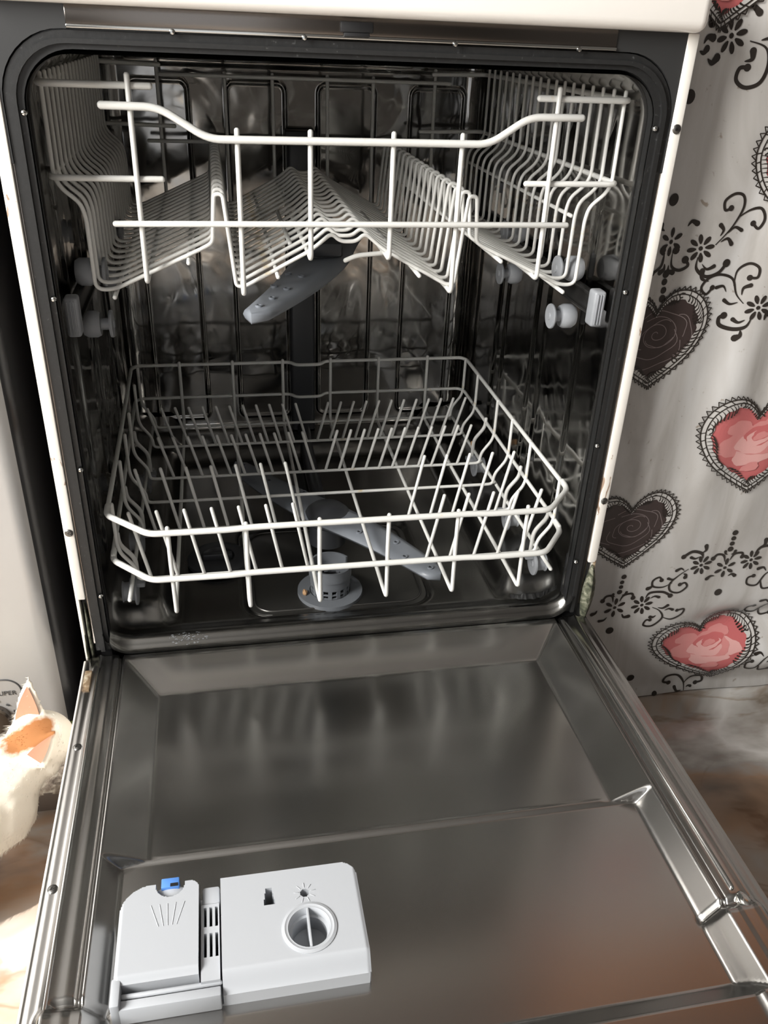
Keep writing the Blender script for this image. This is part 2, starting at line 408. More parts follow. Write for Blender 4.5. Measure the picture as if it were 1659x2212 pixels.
ring('door_seal', 0.2865, 0.2715, 0.19, 0.797, 0.784, 0.052, 0.042, -0.001, 0.012, M['rubber'], DW, label='black rubber door seal')
ring('seal_lip', 0.281, 0.2765, 0.19, 0.7915, 0.7880, 0.046, 0.043, -0.0045, 0.0, M['rubber'], DW)
ring('tub_flange', 0.2875, 0.270, 0.19, 0.800, 0.782, 0.052, 0.042, 0.013, 0.016, M['rail_steel'], DW)
# cabinet body: side sheets, back, base (thin panels behind the white front strips)
box('side_panel', (-0.299, 0.0, 0.10), (-0.2960, 0.60, 0.813), M['white_enamel'], DW)
box('side_panel', (0.2960, 0.0, 0.10), (0.299, 0.60, 0.813), M['white_enamel'], DW)
box('rear_panel', (-0.296, 0.592, 0.10), (0.296, 0.598, 0.80), M['rail_steel'], DW)
box('base_tray', (-0.296, 0.02, 0.03), (0.296, 0.60, 0.155), M['black'], DW, 0.004)
box('kick_panel', (-0.296, 0.045, 0.02), (0.296, 0.055, 0.13), M['rail_steel'], DW)
# white front strips
for sgn in (-1, 1):
    bm = bmesh.new()
    a, b = sorted((sgn * 0.2885, sgn * 0.299))
    box_bm(bm, (a, -0.004, 0.262), (b, 0.02, 0.8145), 0.0015, 2)
    o_ = newobj('front_strip', bm_mesh('front_strip', bm, angle=35), M['white_enamel'], DW, label='white enamel front edge strip')
    for zz in ((0.347,) if sgn < 0 else (0.738, 0.347)): screw(o_, (sgn * 0.2935, -0.0042, zz), '-y')
    # narrow inner lip of bare steel beside the strip
    a, b = sorted((sgn * 0.2862, sgn * 0.2885))
    box('strip_lip', (a, -0.001, 0.20), (b, 0.02, 0.70), M['trim_steel'], DW, 0.0006)
    for zz in (0.738, 0.588, 0.418, 0.265): 
        bm = bmesh.new(); lathe_bm(bm, [(0.0026, 0), (0.0026, 0.002), (0.0016, 0.0032), (0.00001, 0.0034)], (0, 0, 0), 'z', 12)
        q = newobj('rivet', bm_mesh('rivet', bm, True), M['chrome'], DW, loc=(sgn * 0.2715 + sgn * 0.001, -0.002, zz)); q.rotation_euler = (PI / 2, 0, 0)
# left strip runs a bit lower and is cut away on its inner side
box('strip_tail', (-0.299, -0.003, 0.165), (-0.2955, 0.02, 0.263), M['white_enamel'], DW, 0.0008, label='lower end of the left front strip')
box('strip_tail', (0.2965, -0.003, 0.165), (0.299, 0.02, 0.263), M['rusty'], DW, 0.0006, label='rusted lower end of the right front strip')
# mouldy lens-shaped strips over the hinges
def leaf(name, x, y, z0, z1, wd, depth, lean, parent, label):
    bm = bmesh.new(); rows = []
    for k in range(15):
        t = k / 14; hw = wd * math.sin(PI * (0.04 + 0.92 * t)) ** 0.8; z = z0 + (z1 - z0) * t
        rows.append([bm.verts.new((x - hw, y + depth, z)), bm.verts.new((x, y - depth * math.sin(PI * t), z)), bm.verts.new((x + hw + lean * math.sin(PI * t), y + depth, z))])
    for a_, b_ in zip(rows, rows[1:]):
        bm.faces.new((a_[0], a_[1], b_[1], b_[0])); bm.faces.new((a_[1], a_[2], b_[2], b_[1])); bm.faces.new((a_[2], a_[0], b_[0], b_[2]))
    return newobj(name, bm_mesh(name, bm, True), M['mould'], parent, label=label)
leaf('hinge_strip', 0.2955, -0.006, 0.172, 0.258, 0.0075, 0.004, 0.002, DW, 'mouldy grey-green strip bulging at the right hinge')
leaf('hinge_strip', -0.2915, -0.002, 0.160, 0.255, 0.0022, 0.004, 0.001, DW, 'thin mouldy strip at the left hinge')
leaf('hinge_strip', -0.2955, -0.006, 0.160, 0.215, 0.0016, 0.003, 0.0, DW, 'thin mouldy strip at the left hinge')
for sgn in (-1, 1):
    a, b = sorted((sgn * 0.271, sgn * 0.2945))
    box('hinge_cheek', (a, 0.004, 0.15), (b, 0.022, 0.262), M['black'], DW, 0.001)
# top trim, corner plates and latch slot
box('top_trim', (-0.232, -0.004, 0.8005), (0.2225, 0.01, 0.8145), M['trim_steel'], DW, 0.001, label='brownish stainless trim bar above the opening')
box('trim_bead', (-0.232, -0.0055, 0.7985), (0.2225, 0.0, 0.8012), M['chrome'], DW, 0.0008)
for sgn in (-1, 1):                                        # plates with the quarter-round cut-out
    bm = bmesh.new(); n = 10; cx, cz, r = 0.2355, 0.7465, 0.0515
    xi = 0.232 if sgn < 0 else 0.2225
    P = [(xi, 0.8145), (0.2885, 0.8145), (0.2885, 0.70), (0.2868, 0.70)] + [(cx + r * math.cos(k * PI / 2 / n), cz + r * math.sin(k * PI / 2 / n)) for k in range(n + 1)] + [(xi, cz + r)]
    f0 = [bm.verts.new((sgn * x, -0.0025, z)) for x, z in P]; f1 = [bm.verts.new((sgn * x, 0.012, z)) for x, z in P]
    for i in range(len(P)): bm.faces.new((f0[i], f0[(i + 1) % len(P)], f1[(i + 1) % len(P)], f1[i]))
    bm.faces.new(f0); bm.faces.new(f1[::-1])
    newobj('corner_plate', bm_mesh('corner_plate', bm), M['corner_plate'], DW, label='dark grey corner plate')
bm = bmesh.new()
box_bm(bm, (-0.019, -0.008, 0.8035), (0.008, 0.0, 0.8115), 0.001); box_bm(bm, (-0.016, -0.009, 0.8005), (0.005, -0.002, 0.8035), 0.0006)
newobj('latch_slot', bm_mesh('latch_slot', bm, angle=30), M['black'], DW)
for x in (-0.152, -0.048, 0.078, 0.188):
    lathe('trim_rivet', [(0.0024, 0), (0.0018, 0.0014), (0.00001, 0.0018)], (x, -0.0055, 0.7985), M['chrome'], DW, 'y', 10).rotation_euler = (0, 0, PI)
# worktop
bm = bmesh.new(); box_bm(bm, (-0.300, -0.022, 0.8145), (0.297, 0.61, 0.852), 0.009, 5)
newobj('worktop', bm_mesh('worktop', bm, angle=50), M['white_clean'], DW, label='glossy white top panel')

# water supply tube up the back, spray-arm feed
bm = bmesh.new(); prism_bm(bm, rrect(-0.0185, 0.540, 0.0215, 0.566, 0.006, 4), 0.205, 0.668, 0.002)
newobj('water_tube', bm_mesh('water_tube', bm, angle=40), M['tube_plastic'], DW, label='dark grey flat water tube up the back')
box('tube_cap', (-0.022, 0.536, 0.660), (0.025, 0.566, 0.676), M['black'], DW, 0.002)
wire('feed_pipe', [(0.0015, 0.545, 0.21), (0.0015, 0.50, 0.195), (0.0, 0.40, 0.192), (0, 0.28, 0.195)], 0.011, DW, M['tube_plastic'], 0.02, 6, 12)
# sump plate
bm = bmesh.new(); prism_bm(bm, rrect(-0.114, 0.056, 0.114, 0.258, 0.028, 8), 0.172, 0.1768, 0.0012)
newobj('sump_plate', bm_mesh('sump_plate', bm, angle=40), M['dark_steel'], DW, label='dark finely perforated filter plate')
wire('plate_bead', [(x, y, 0.1772) for x, y in rrect(-0.107, 0.063, 0.107, 0.251, 0.024, 6)] + [(-0.107, 0.087, 0.1772)], 0.0013, DW, M['dark_steel'], 0.001, 1, 6)
# filter cup
F0 = (-0.010, 0.096, 0.176)
flt = empty('filter_cup', F0, DW)
def ring_part(name, r0, r1, z0, z1, mt, parent, a0=0, a1=2 * PI, seg=40, c=(0, 0)):
    bm = bmesh.new(); rows = []
    full = abs(a1 - a0 - 2 * PI) < 1e-6; n = seg if full else seg + 1
    for k in range(n):
        a = a0 + (a1 - a0) * k / seg; ca, sa = math.cos(a), math.sin(a)
        rows.append([bm.verts.new((c[0] + r * ca, c[1] + r * sa, z)) for r, z in ((r0, z0), (r1, z0), (r1, z1), (r0, z1))])
    for k in range(n if full else n - 1):
        A, B = rows[k], rows[(k + 1) % n]
        for j in range(4): bm.faces.new((A[j], A[(j + 1) % 4], B[(j + 1) % 4], B[j]))
    if not full: bm.faces.new(rows[0]); bm.faces.new(rows[-1][::-1])
    return newobj(name, bm_mesh(name, bm, angle=40), mt, parent)
ring_part('flange', 0.026, 0.0415, 0.0, 0.006, M['filter_plastic'], flt)
ring_part('collar', 0.0245, 0.027, 0.030, 0.045, M['filter_plastic'], flt, 0.5, 2 * PI - 0.2)
ring_part('band', 0.0235, 0.0255, 0.018, 0.030, M['filter_plastic'], flt)
for k in range(14):
    a = 2 * PI * k / 14; ring_part('slat', 0.0225, 0.025, 0.0, 0.019, M['filter_plastic'], flt, a, a + 0.20, 2)
for zz in (0.005, 0.0105): ring_part('hoop', 0.0225, 0.0245, zz, zz + 0.002, M['filter_plastic'], flt)
lathe('cup_floor', [(0.0235, 0), (0.0235, 0.001), (0.00001, 0.0012)], (0, 0, 0.0155), M['black'], flt)
# salt cap on the left of the floor
sc_ = empty('salt_cap', (-0.150, 0.175, 0.184), DW)
lathe('cap', [(0.040, 0), (0.040, 0.005), (0.036, 0.008), (0.022, 0.008), (0.020, 0.004), (0.00001, 0.004)], (0, 0, 0), M['tube_plastic'], sc_)
box('grip', (-0.019, -0.004, 0.003), (0.019, 0.004, 0.013), M['tube_plastic'], sc_, 0.0015)
# spray arms
def spray_arm(name, c, tipdir, length, wroot, wtip, h, holes, parent, mt, label, both=True):
    A = empty(name, c, parent); A.rotation_euler = (0, 0, math.atan2(tipdir[1], tipdir[0])); A['label'] = label
    xs_ = lin(-length if both else -0.035, length, 41); bm = bmesh.new(); rows = []
    for x in xs_:
        t = abs(x) / length; hw = (wroot + (wtip - wroot) * t ** 1.2)
        e = length - abs(x) if both or x > 0 else 1
        if e < wtip: hw *= math.sqrt(max(0.0, 1 - (1 - e / wtip) ** 2)) * 0.98 + 0.02
        off = 0.006 * math.sin(PI * t) * (1 if x > 0 else -1)
        hh = h * (1 - 0.35 * t)
        row = []
        for k in range(10):
            a = 2 * PI * k / 10
            row.append(bm.verts.new((x, off + hw * math.copysign(abs(math.cos(a)) ** 0.6, math.cos(a)), hh * math.copysign(abs(math.sin(a)) ** 0.8, math.sin(a)))))
        rows.append(row)
    for a_, b_ in zip(rows, rows[1:]):
        for k in range(10): bm.faces.new((a_[k], a_[(k + 1) % 10], b_[(k + 1) % 10], b_[k]))
    bm.faces.new(rows[0][::-1]); bm.faces.new(rows[-1])
    newobj('arm', bm_mesh('arm', bm, angle=50), mt, A)
    for (hx, hy) in holes:
        hh = h * (1 - 0.35 * abs(hx) / length)
        j = empty('nozzle', (hx, hy, hh), A)
        ring_part('nozzle_ring', 0.0022, 0.0038, -0.001, 0.0016, mt, j, seg=14)
        lathe('nozzle_hole', [(0.0022, 0), (0.00001, 0.0001)], (0, 0, 0.0006), M['black'], j, seg=10)
    return A
lower_arm = spray_arm('lower_spray_arm', (0.0, 0.205, 0.228), (0.117, -0.165), 0.205, 0.030, 0.015, 0.008,
                      [(0.188, 0.0), (0.12, 0.010), (0.07, -0.008), (-0.06, 0.010), (-0.12, -0.004), (-0.185, 0.0), (0.15, -0.006)], DW, M['arm_plastic'], 'grey plastic spray arm lying under the lower rack')
lathe('arm_hub', [(0.026, -0.040), (0.024, -0.012), (0.030, -0.006), (0.030, 0.006), (0.022, 0.013), (0.00001, 0.014)], (0, 0, 0), M['tube_plastic'], lower_arm)
# rack rails in the tub with end stops and rollers
for sgn in (-1, 1):
    xr = sgn * 0.2655
    rl = empty('rack_rail', (xr, 0, 0.561), DW)
    bm = bmesh.new()
    a, b = sorted((-0.006 * sgn, 0.007 * sgn))
    box_bm(bm, (-0.003, 0.045, -0.011), (0.003, 0.52, 0.011), 0.0012)
    for zz in (-0.011, 0.009): box_bm(bm, (min(-0.006 * sgn, 0.003 * sgn), 0.045, zz), (max(-0.006 * sgn, 0.003 * sgn), 0.52, zz + 0.003), 0.0006)
    newobj('channel', bm_mesh('channel', bm, angle=35), M['rail_steel'], rl)
    bm = bmesh.new(); box_bm(bm, (-0.0065, 0.034, -0.021), (0.0065, 0.052, 0.017), 0.003, 3)
    for q_ in (-0.003, 0.0, 0.003): box_bm(bm, (q_ - 0.0007, 0.0325, -0.018), (q_ + 0.0007, 0.036, 0.014), 0.0003)
    newobj('end_stop', bm_mesh('end_stop', bm, angle=35), M['grey_plastic'], rl, label='ribbed grey end stop')
    for yy in (0.095, 0.285):
        for zz in (0.0265, -0.0265):
            wl = empty('roller', (-0.002 * sgn, yy, zz), rl)
            bm = bmesh.new()
            lathe_bm(bm, [(0.00001, -0.0285 * sgn), (0.004, -0.0285 * sgn), (0.0045, -0.0275 * sgn), (0.0135, -0.027 * sgn), (0.0140, -0.0255 * sgn), (0.0135, -0.024 * sgn), (0.006, -0.0235 * sgn), (0.006, -0.014 * sgn), (0.00001, -0.014 * sgn)], (0, 0, 0), 'x', 24)
            newobj('roller_disc', bm_mesh('roller_disc', bm, angle=35), M['grey_plastic'], wl)
            bm = bmesh.new()
            lathe_bm(bm, [(0.00001, -0.015 * sgn), (0.0115, -0.015 * sgn), (0.0135, -0.011 * sgn), (0.0135, -0.002 * sgn), (0.011, 0.002 * sgn), (0.00001, 0.002 * sgn)], (0, 0, 0), 'x', 24)
            newobj('roller_drum', bm_mesh('roller_drum', bm, angle=35), M['grey_plastic'], wl)
# torn piece of seal lying on the sill, bottom right
bm = bmesh.new(); rows = []
for k in range(22):
    t = k / 21; x = 0.205 + 0.062 * t; y = 0.018 - 0.006 * math.sin(PI * t) + 0.008 * t; wd = 0.006 * (0.35 + 0.65 * math.sin(PI * min(1, t * 1.25 + 0.1)) ** 0.7) + random.uniform(-0.0012, 0.0012)
    z = 0.2045 + 0.012 * max(0, t - 0.75)
    rows.append([bm.verts.new((x, y - wd, z)), bm.verts.new((x + random.uniform(-.001, .001), y, z + 0.004 + random.uniform(-.001, .001))), bm.verts.new((x, y + wd, z)), bm.verts.new((x, y, z - 0.002))])
for a_, b_ in zip(rows, rows[1:]):
    for j in range(4): bm.faces.new((a_[j], a_[(j + 1) % 4], b_[(j + 1) % 4], b_[j]))
bm.faces.new(rows[0]); bm.faces.new(rows[-1][::-1])
newobj('torn_seal', bm_mesh('torn_seal', bm), M['rubber'], DW, label='crumpled torn black end of the seal on the sill')

def film(name, c, rx, ry, zf, n, seed, parent, label):
    rnd_ = random.Random(seed); bm = bmesh.new()
    for k in range(n):
        a = rnd_.uniform(0, 2 * PI); q = rnd_.random() ** 0.5; x = c[0] + rx * q * math.cos(a); y = c[1] + ry * q * math.sin(a)
        r = rnd_.uniform(0.0002, 0.0008); vs = []
        for j in range(6):
            t = 2 * PI * j / 6; px_, py_ = x + r * math.cos(t) * rnd_.uniform(1.2, 3.0), y + r * math.sin(t) * rnd_.uniform(0.4, 0.9)
            vs.append(bm.verts.new((px_, py_, zf(px_, py_) + 0.0004)))
        bm.faces.new(vs)
    o = newobj(name, bm_mesh(name, bm), M['limescale'], parent, label=label); o['kind'] = 'stuff'; return o
film('limescale_film', (-0.186, 0.006), 0.022, 0.006, lambda x, y: floorz(x, y)[2], 70, 5, DW, 'dried white limescale on the left of the sill')

# ------------------------------------------------------------------ door (let down)
DR = empty('door', (0, 0, 0), DW)
def doorz(x, y):
    # outer rim, ridge and groove
    ax = abs(x); z = 0.1845
    z += 0.0035 * math.exp(-((ax - 0.2815) / 0.0035) ** 2)
    z += 0.002 * sm(0.284, 0.275, ax) if False else 0.0
    z += 0.0015 * sm(0.262, 0.268, ax) * (1 - sm(0.276, 0.281, ax))
    along = sm(-0.404, -0.398, y)
    z -= 0.0042 * math.exp(-((ax - 0.2595) / 0.0020) ** 4) * along
    # recess
    side = x < 0
    xo = 0.2555
    yo_t, yi_t = -0.0135, -0.060
    lower = 1 - sm(-0.275, -0.270, y)
    xi = 0.2175 * (1 - lower) + 0.2405 * lower
    depth = 0.0200 + 0.0015 * lower
    ex = (xo - ax) / (xo - xi)
    ex = min(1, max(0, ex))
    ey = min(1, max(0, (yo_t - y) / (yo_t - yi_t)))
    eb = min(1, max(0, (y + 0.476) / 0.020))
    def soft(t): return t if True else t
    a_ = min(ex, ey, eb)
    # smooth minimum for pressed, rounded mitres
    k = 42.0
    a_ = -math.log(math.exp(-k * ex) + math.exp(-k * ey) + math.exp(-k * eb)) / k
    a_ = min(1, max(0, a_))
    z -= depth * a_
    # cross fold where the side wall flattens near the handle end
    fold = 1 - sm(-0.412, -0.402, y)
    z += 0.0045 * fold * sm(0.240, 0.247, ax) * (1 - sm(0.283, 0.290, ax)) * (1 if y > -0.474 else 1)
    z -= 0.0040 * math.exp(-((y + 0.4015) / 0.0026) ** 2) * sm(0.238, 0.243, ax) * (1 - sm(0.274, 0.279, ax))
    # step line between upper and lower field
    z += 0.0006 * math.exp(-((y + 0.268) / 0.0018) ** 2) * (1 - sm(0.205, 0.215, ax))
    # shallow slope toward the hinge edge
    z -= 0.010 * sm(-0.006, 0.0, y)
    z -= 0.012 * (1 - sm(-0.600, -0.592, y))
    if x > 0.294 or x < -0.2945: z -= 0.001
    return (x, y, z)
ysd = sorted(set([round(v_, 5) for v_ in lin(-0.600, -0.002, 300) + lin(-0.277, -0.262, 16)])); xsd = sorted(set([round(v_, 5) for v_ in lin(-0.2975, 0.2975, 300) + lin(-0.2635, -0.2555, 9) + lin(0.2555, 0.2635, 9)]))
me = grid_me('door_liner', xsd, ysd, doorz)
newobj('door_liner', me, M['door_steel'], DR, label='scuffed stainless inner face of the door')
box('outer_panel', (-0.2995, -0.602, 0.128), (-0.2972, -0.012, 0.1855), M['white_clean'], DR, 0.0008, label='white left edge of the door')
box('outer_panel', (0.2970, -0.602, 0.128), (0.2992, -0.012, 0.1795), M['trim_steel'], DR, 0.0008, label='steel right edge of the door')
box('front_panel', (-0.2972, -0.600, 0.128), (0.2970, -0.020, 0.134), M['white_clean'], DR, 0.001)
box('door_top_edge', (-0.2972, -0.602, 0.134), (0.2970, -0.5995, 0.172), M['white_clean'], DR, 0.0008)
for y in (-0.143, -0.302): screw(DR, (-0.2905, y, 0.1845), 'z')
screw(DR, (0.2905, -0.49, 0.1845), 'z')
box('rusty_bracket', (-0.296, -0.062, 0.166), (-0.2885, -0.03, 0.1865), M['rusty'], DR, 0.0008, label='rusty hinge bracket')
# raised pips where the side beads end
for sgn in (-1, 1):
    bm = bmesh.new(); bmesh.ops.create_uvsphere(bm, u_segments=16, v_segments=10, radius=1.0)
    for v_ in bm.verts: v_.co = Vector((v_.co.x * 0.0052, v_.co.y * 0.011, v_.co.z * 0.0042))
    newobj('rim_pip', bm_mesh('rim_pip', bm, True), M['chrome'], DR, loc=(sgn * 0.2745, -0.4455 if sgn < 0 else -0.405, 0.1865))
wire('rim_bead', [(0.2665, -0.02, 0.1858), (0.2695, -0.06, 0.1868), (0.2705, -0.39, 0.1868)], 0.0022, DR, M['chrome'], 0.03, 6, 8, 'bright rolled bead')
wire('rim_bead', [(-0.2815, -0.03, 0.1866), (-0.2815, -0.59, 0.1866)], 0.0022, DR, M['chrome'], 0.03, 2, 8)

# ------------------------------------------------------------------ detergent dispenser
DS = empty('detergent_dispenser', (0, 0, 0), DW); DS['label'] = 'pale grey plastic detergent dispenser'
zt = 0.1905; zb = 0.160
P = rrect(-0.2365, -0.4125, -0.0415, -0.3165, [0.003, 0.005, 0.016, 0.028], 8)
prism('base', rrect(-0.2345, -0.4080, -0.0440, -0.3175, [0.002, 0.004, 0.016, 0.026], 8), zb, 0.1660, M['disp'], DS, 0.001)
# right housing, with real holes: plate cut round the openings by a grid of cells
def plate_with_holes(name, outline_fn, x0, x1, y0, y1, z0, z1, holes, parent, mt, res=0.0008, slope=None):
    """top plate as height cells: solid where inside the outline and outside every hole"""
    nx = int((x1 - x0) / res); ny = int((y1 - y0) / res)
    bm = bmesh.new(); V = {}
    def vert(i, j, top):
        key = (i, j, top)
        if key not in V: 
            X_, Y_ = x0 + i * res, y0 + j * res
            V[key] = bm.verts.new((X_, Y_, (z1 + (slope(X_, Y_) if slope else 0)) if top else z0))
        return V[key]
    def solid(i, j):
        if i < 0 or j < 0 or i >= nx or j >= ny: return False
        X_, Y_ = x0 + (i + .5) * res, y0 + (j + .5) * res
        return outline_fn(X_, Y_) and not any(h(X_, Y_) for h in holes)
    S = [[solid(i, j) for j in range(ny)] for i in range(nx)]
    at = lambda i, j: 0 <= i < nx and 0 <= j < ny and S[i][j]
    for i in range(nx):
        for j in range(ny):
            if not S[i][j]: continue
            bm.faces.new((vert(i, j, 1), vert(i + 1, j, 1), vert(i + 1, j + 1, 1), vert(i, j + 1, 1)))
            if not at(i - 1, j): bm.faces.new((vert(i, j, 0), vert(i, j, 1), vert(i, j + 1, 1), vert(i, j + 1, 0)))
            if not at(i + 1, j): bm.faces.new((vert(i + 1, j, 0), vert(i + 1, j + 1, 0), vert(i + 1, j + 1, 1), vert(i + 1, j, 1)))
            if not at(i, j - 1): bm.faces.new((vert(i, j, 0), vert(i + 1, j, 0), vert(i + 1, j, 1), vert(i, j, 1)))
            if not at(i, j + 1): bm.faces.new((vert(i, j + 1, 0), vert(i, j + 1, 1), vert(i + 1, j + 1, 1), vert(i + 1, j + 1, 0)))
    me = bm_mesh(name, bm, angle=30)
    return newobj(name, me, mt, parent)
def in_rr(x0, y0, x1, y1, rs):
    def f(x, y):
        if not (x0 <= x <= x1 and y0 <= y <= y1): return False
        for (cx, cy, r, sx, sy) in ((x0 + rs[0], y0 + rs[0], rs[0], -1, -1), (x1 - rs[1], y0 + rs[1], rs[1], 1, -1), (x1 - rs[2], y1 - rs[2], rs[2], 1, 1), (x0 + rs[3], y1 - rs[3], rs[3], -1, 1)):
            if (x - cx) * sx > 0 and (y - cy) * sy > 0 and math.hypot(x - cx, y - cy) > r: return False
        return True
    return f
KX, KY = -0.0868, -0.3725
h_round = lambda x, y: math.hypot(x + 0.0875, y + 0.3415) < 0.0036
h_knob = lambda x, y: math.hypot(x - KX, y - KY) < 0.0175
def h_trap(x, y):
    t = (y + 0.3475) / 0.0145
    return 0 <= t <= 1 and abs(x + 0.1165) < 0.0048 - 0.0024 * t
house = in_rr(-0.1555, -0.4085, -0.0425, -0.3170, [0.001, 0.003, 0.015, 0.002])
def slope_front(x, y): return -0.0135 * sm(-0.3965, -0.4085, y) if False else -0.0140 * (1 - sm(-0.4095, -0.3955, y)) - 0.0012 * (1 - sm(0.0, 0.003, -0.0425 - x))
plate_with_holes('housing', house, -0.1560, -0.0415, -0.4100, -0.3160, 0.1620, zt, [h_round, h_knob, h_trap], DS, M['disp'], 0.0009, slope_front)
bm = bmesh.new(); box_bm(bm, (-0.150, -0.402, 0.1662), (-0.110, -0.322, 0.1668)); box_bm(bm, (-0.110, -0.350, 0.1662), (-0.05, -0.322, 0.1668))
newobj('cavity_floor', bm_mesh('cavity_floor', bm), M['black'], DS)
# rinse-aid cap: collar, recessed cup, grip fin
kp = empty('rinse_aid_cap', (KX, KY, zt), DS)
lathe('cap_collar', [(0.0222, -0.002), (0.0218, 0.0008), (0.0195, 0.0016), (0.0180, 0.0008), (0.0170, 0.0010), (0.0162, -0.0005), (0.0158, -0.0070), (0.0140, -0.0078), (0.0136, -0.0220), (0.00001, -0.0225)], (0, 0, 0), M['disp'], kp, seg=48, open_=True)
bm = bmesh.new(); box_bm(bm, (-0.0009, -0.0165, -0.0215), (0.0009, 0.0165, 0.0012), 0.0004)
newobj('cap_fin', bm_mesh('cap_fin', bm, angle=30), M['disp'], kp)
bm = bmesh.new()
for k in range(9):                                     # embossed sunburst round the sight hole
    a = PI * 2 * k / 9 + 0.2
    p0 = (-0.0875 + math.cos(a) * 0.0050, -0.3415 + math.sin(a) * 0.0050, zt + 0.0001); p1 = (-0.0875 + math.cos(a) * 0.0088, -0.3415 + math.sin(a) * 0.0088, zt + 0.0001)
    tube_bm(bm, [p0, p1], 0.0004, 5)
newobj('sunburst_mark', bm_mesh('sunburst_mark', bm, True), M['disp'], DS)
# slot column
def h_slots(x, y):
    for cx in (-0.1676, -0.1632, -0.1588):
        for cy, hy in ((-0.3485, 0.0085), (-0.3725, 0.0100)):
            if abs(x - cx) < 0.0011 and abs(y - cy) < hy: return True
    return False
plate_with_holes('vent_grid', in_rr(-0.1708, -0.4010, -0.1565, -0.3370, [0.0005, 0.0005, 0.0005, 0.0005]), -0.1710, -0.1560, -0.4015, -0.3365, 0.1660, 0.1865, [h_slots], DS, M['disp'], 0.00055)
bm = bmesh.new(); box_bm(bm, (-0.1705, -0.386, 0.1662), (-0.1565, -0.338, 0.1668)); newobj('vent_cavity', bm_mesh('vent_cavity', bm), M['black'], DS)
box('grid_shoulder', (-0.1700, -0.3362, 0.163), (-0.1560, -0.3200, 0.1855), M['disp'], DS, 0.002)
# flap with thumb notch
def flap_out(x, y):
    if not in_rr(-0.2345, -0.3950, -0.1722, -0.3155, [0.002, 0.002, 0.008, 0.024])(x, y): return False
    return math.hypot((x + 0.1955), (y + 0.3165) * 1.0) > 0.0118
plate_with_holes('flap', flap_out, -0.2350, -0.1715, -0.3955, -0.3150, 0.1700, zt + 0.0004, [], DS, M['disp'], 0.0008,
                 lambda x, y: -0.004 * (1 - sm(-0.3955, -0.3890, y)) - 0.0012 * (1 - sm(0, 0.003, x + 0.2345)))
bm = bmesh.new()
for k, (t0, t1) in enumerate(((-0.0135, -0.0070), (-0.0068, -0.0032), (-0.0005, 0.0002), (0.0060, 0.0036), (0.0128, 0.0070))):
    tube_bm(bm, [(-0.1965 + t0, -0.3345, zt + 0.0004), (-0.1965 + t1, -0.3535, zt + 0.0004)], 0.00045, 5)
newobj('spray_mark', bm_mesh('spray_mark', bm, True), M['disp'], DS)
bm = bmesh.new(); bmesh.ops.create_uvsphere(bm, u_segments=24, v_segments=12, radius=1)
for v_ in bm.verts: v_.co = Vector((v_.co.x * 0.0122, v_.co.y * 0.0118, v_.co.z * 0.006))
bmesh.ops.bisect_plane(bm, geom=bm.verts[:] + bm.edges[:] + bm.faces[:], plane_co=(0, 0.0005, 0), plane_no=(0, 1, 0), clear_outer=True)
newobj('thumb_rest', bm_mesh('thumb_rest', bm, angle=40), M['disp'], DS, loc=(-0.1955, -0.3170, 0.1810))
bm = bmesh.new(); box_bm(bm, (-0.2030, -0.3185, 0.170), (-0.1885, -0.3095, 0.1895), 0.0008)
newobj('latch', bm_mesh('latch', bm, angle=30), M['blue'], DS, label='bright blue plastic latch')
box('latch_gap', (-0.1957, -0.3180, 0.1892), (-0.1895, -0.3150, 0.1898), M['black'], DS)
# hinge rail along the near edge
box('hinge_rail', (-0.2355, -0.4110, 0.1640), (-0.1565, -0.4035, 0.1830), M['disp'], DS, 0.0012)
box('hinge_post', (-0.2358, -0.4112, 0.1640), (-0.2290, -0.3900, 0.1893), M['disp'], DS, 0.0012)
wire('hinge_rod', [(-0.228, -0.4005, 0.1815), (-0.1570, -0.4005, 0.1815)], 0.0020, DS, M['disp'])

# ------------------------------------------------------------------ upper rack
UR = tag(empty('dish_rack', (0, 0, 0.58)), 'upper white wire rack with rows of curved wires and a low front rail', 'dish rack')
def off(pts, dz=-0.58): return [(p[0], p[1], p[2] + dz) for p in pts]
half = [(0.2665, 0.764), (0.2670, 0.676), (0.2470, 0.659), (0.2440, 0.646), (0.2435, 0.5805), (0.2270, 0.5800), (0.1400, 0.6190), (0.1310, 0.6240), (0.1275, 0.6680), (0.1195, 0.6680), (0.1105, 0.5820), (0.1020, 0.5820), (0.0360, 0.6170), (0.0165, 0.6330), (0.0080, 0.6250)]
prof = [(-x, 0, z - 0.58) for x, z in half] + [(x, 0, z - 0.58) for x, z in half[::-1]]
rr = [0.004, 0.012, 0.012, 0.012, 0.009, 0.009, 0.010, 0.010, 0.005, 0.005, 0.008, 0.008, 0.010, 0.008, 0.008]
ume = tube_me('wire', prof, 0.0020, 8, rr + rr[::-1], 5); ume.materials.append(M['wire'])
uy = [0.064 + 0.0264 * k for k in range(18)]
for y in uy: newobj('wire', ume, None, UR, (0, y - 0.008, 0))
def under(x):
    x = abs(x); P = half[::-1]
    for (a, za), (b, zb_) in zip(P, P[1:]):
        if a <= x <= b and b > a: return za + (zb_ - za) * (x - a) / (b - a)
    return 0.58
YE = 0.530
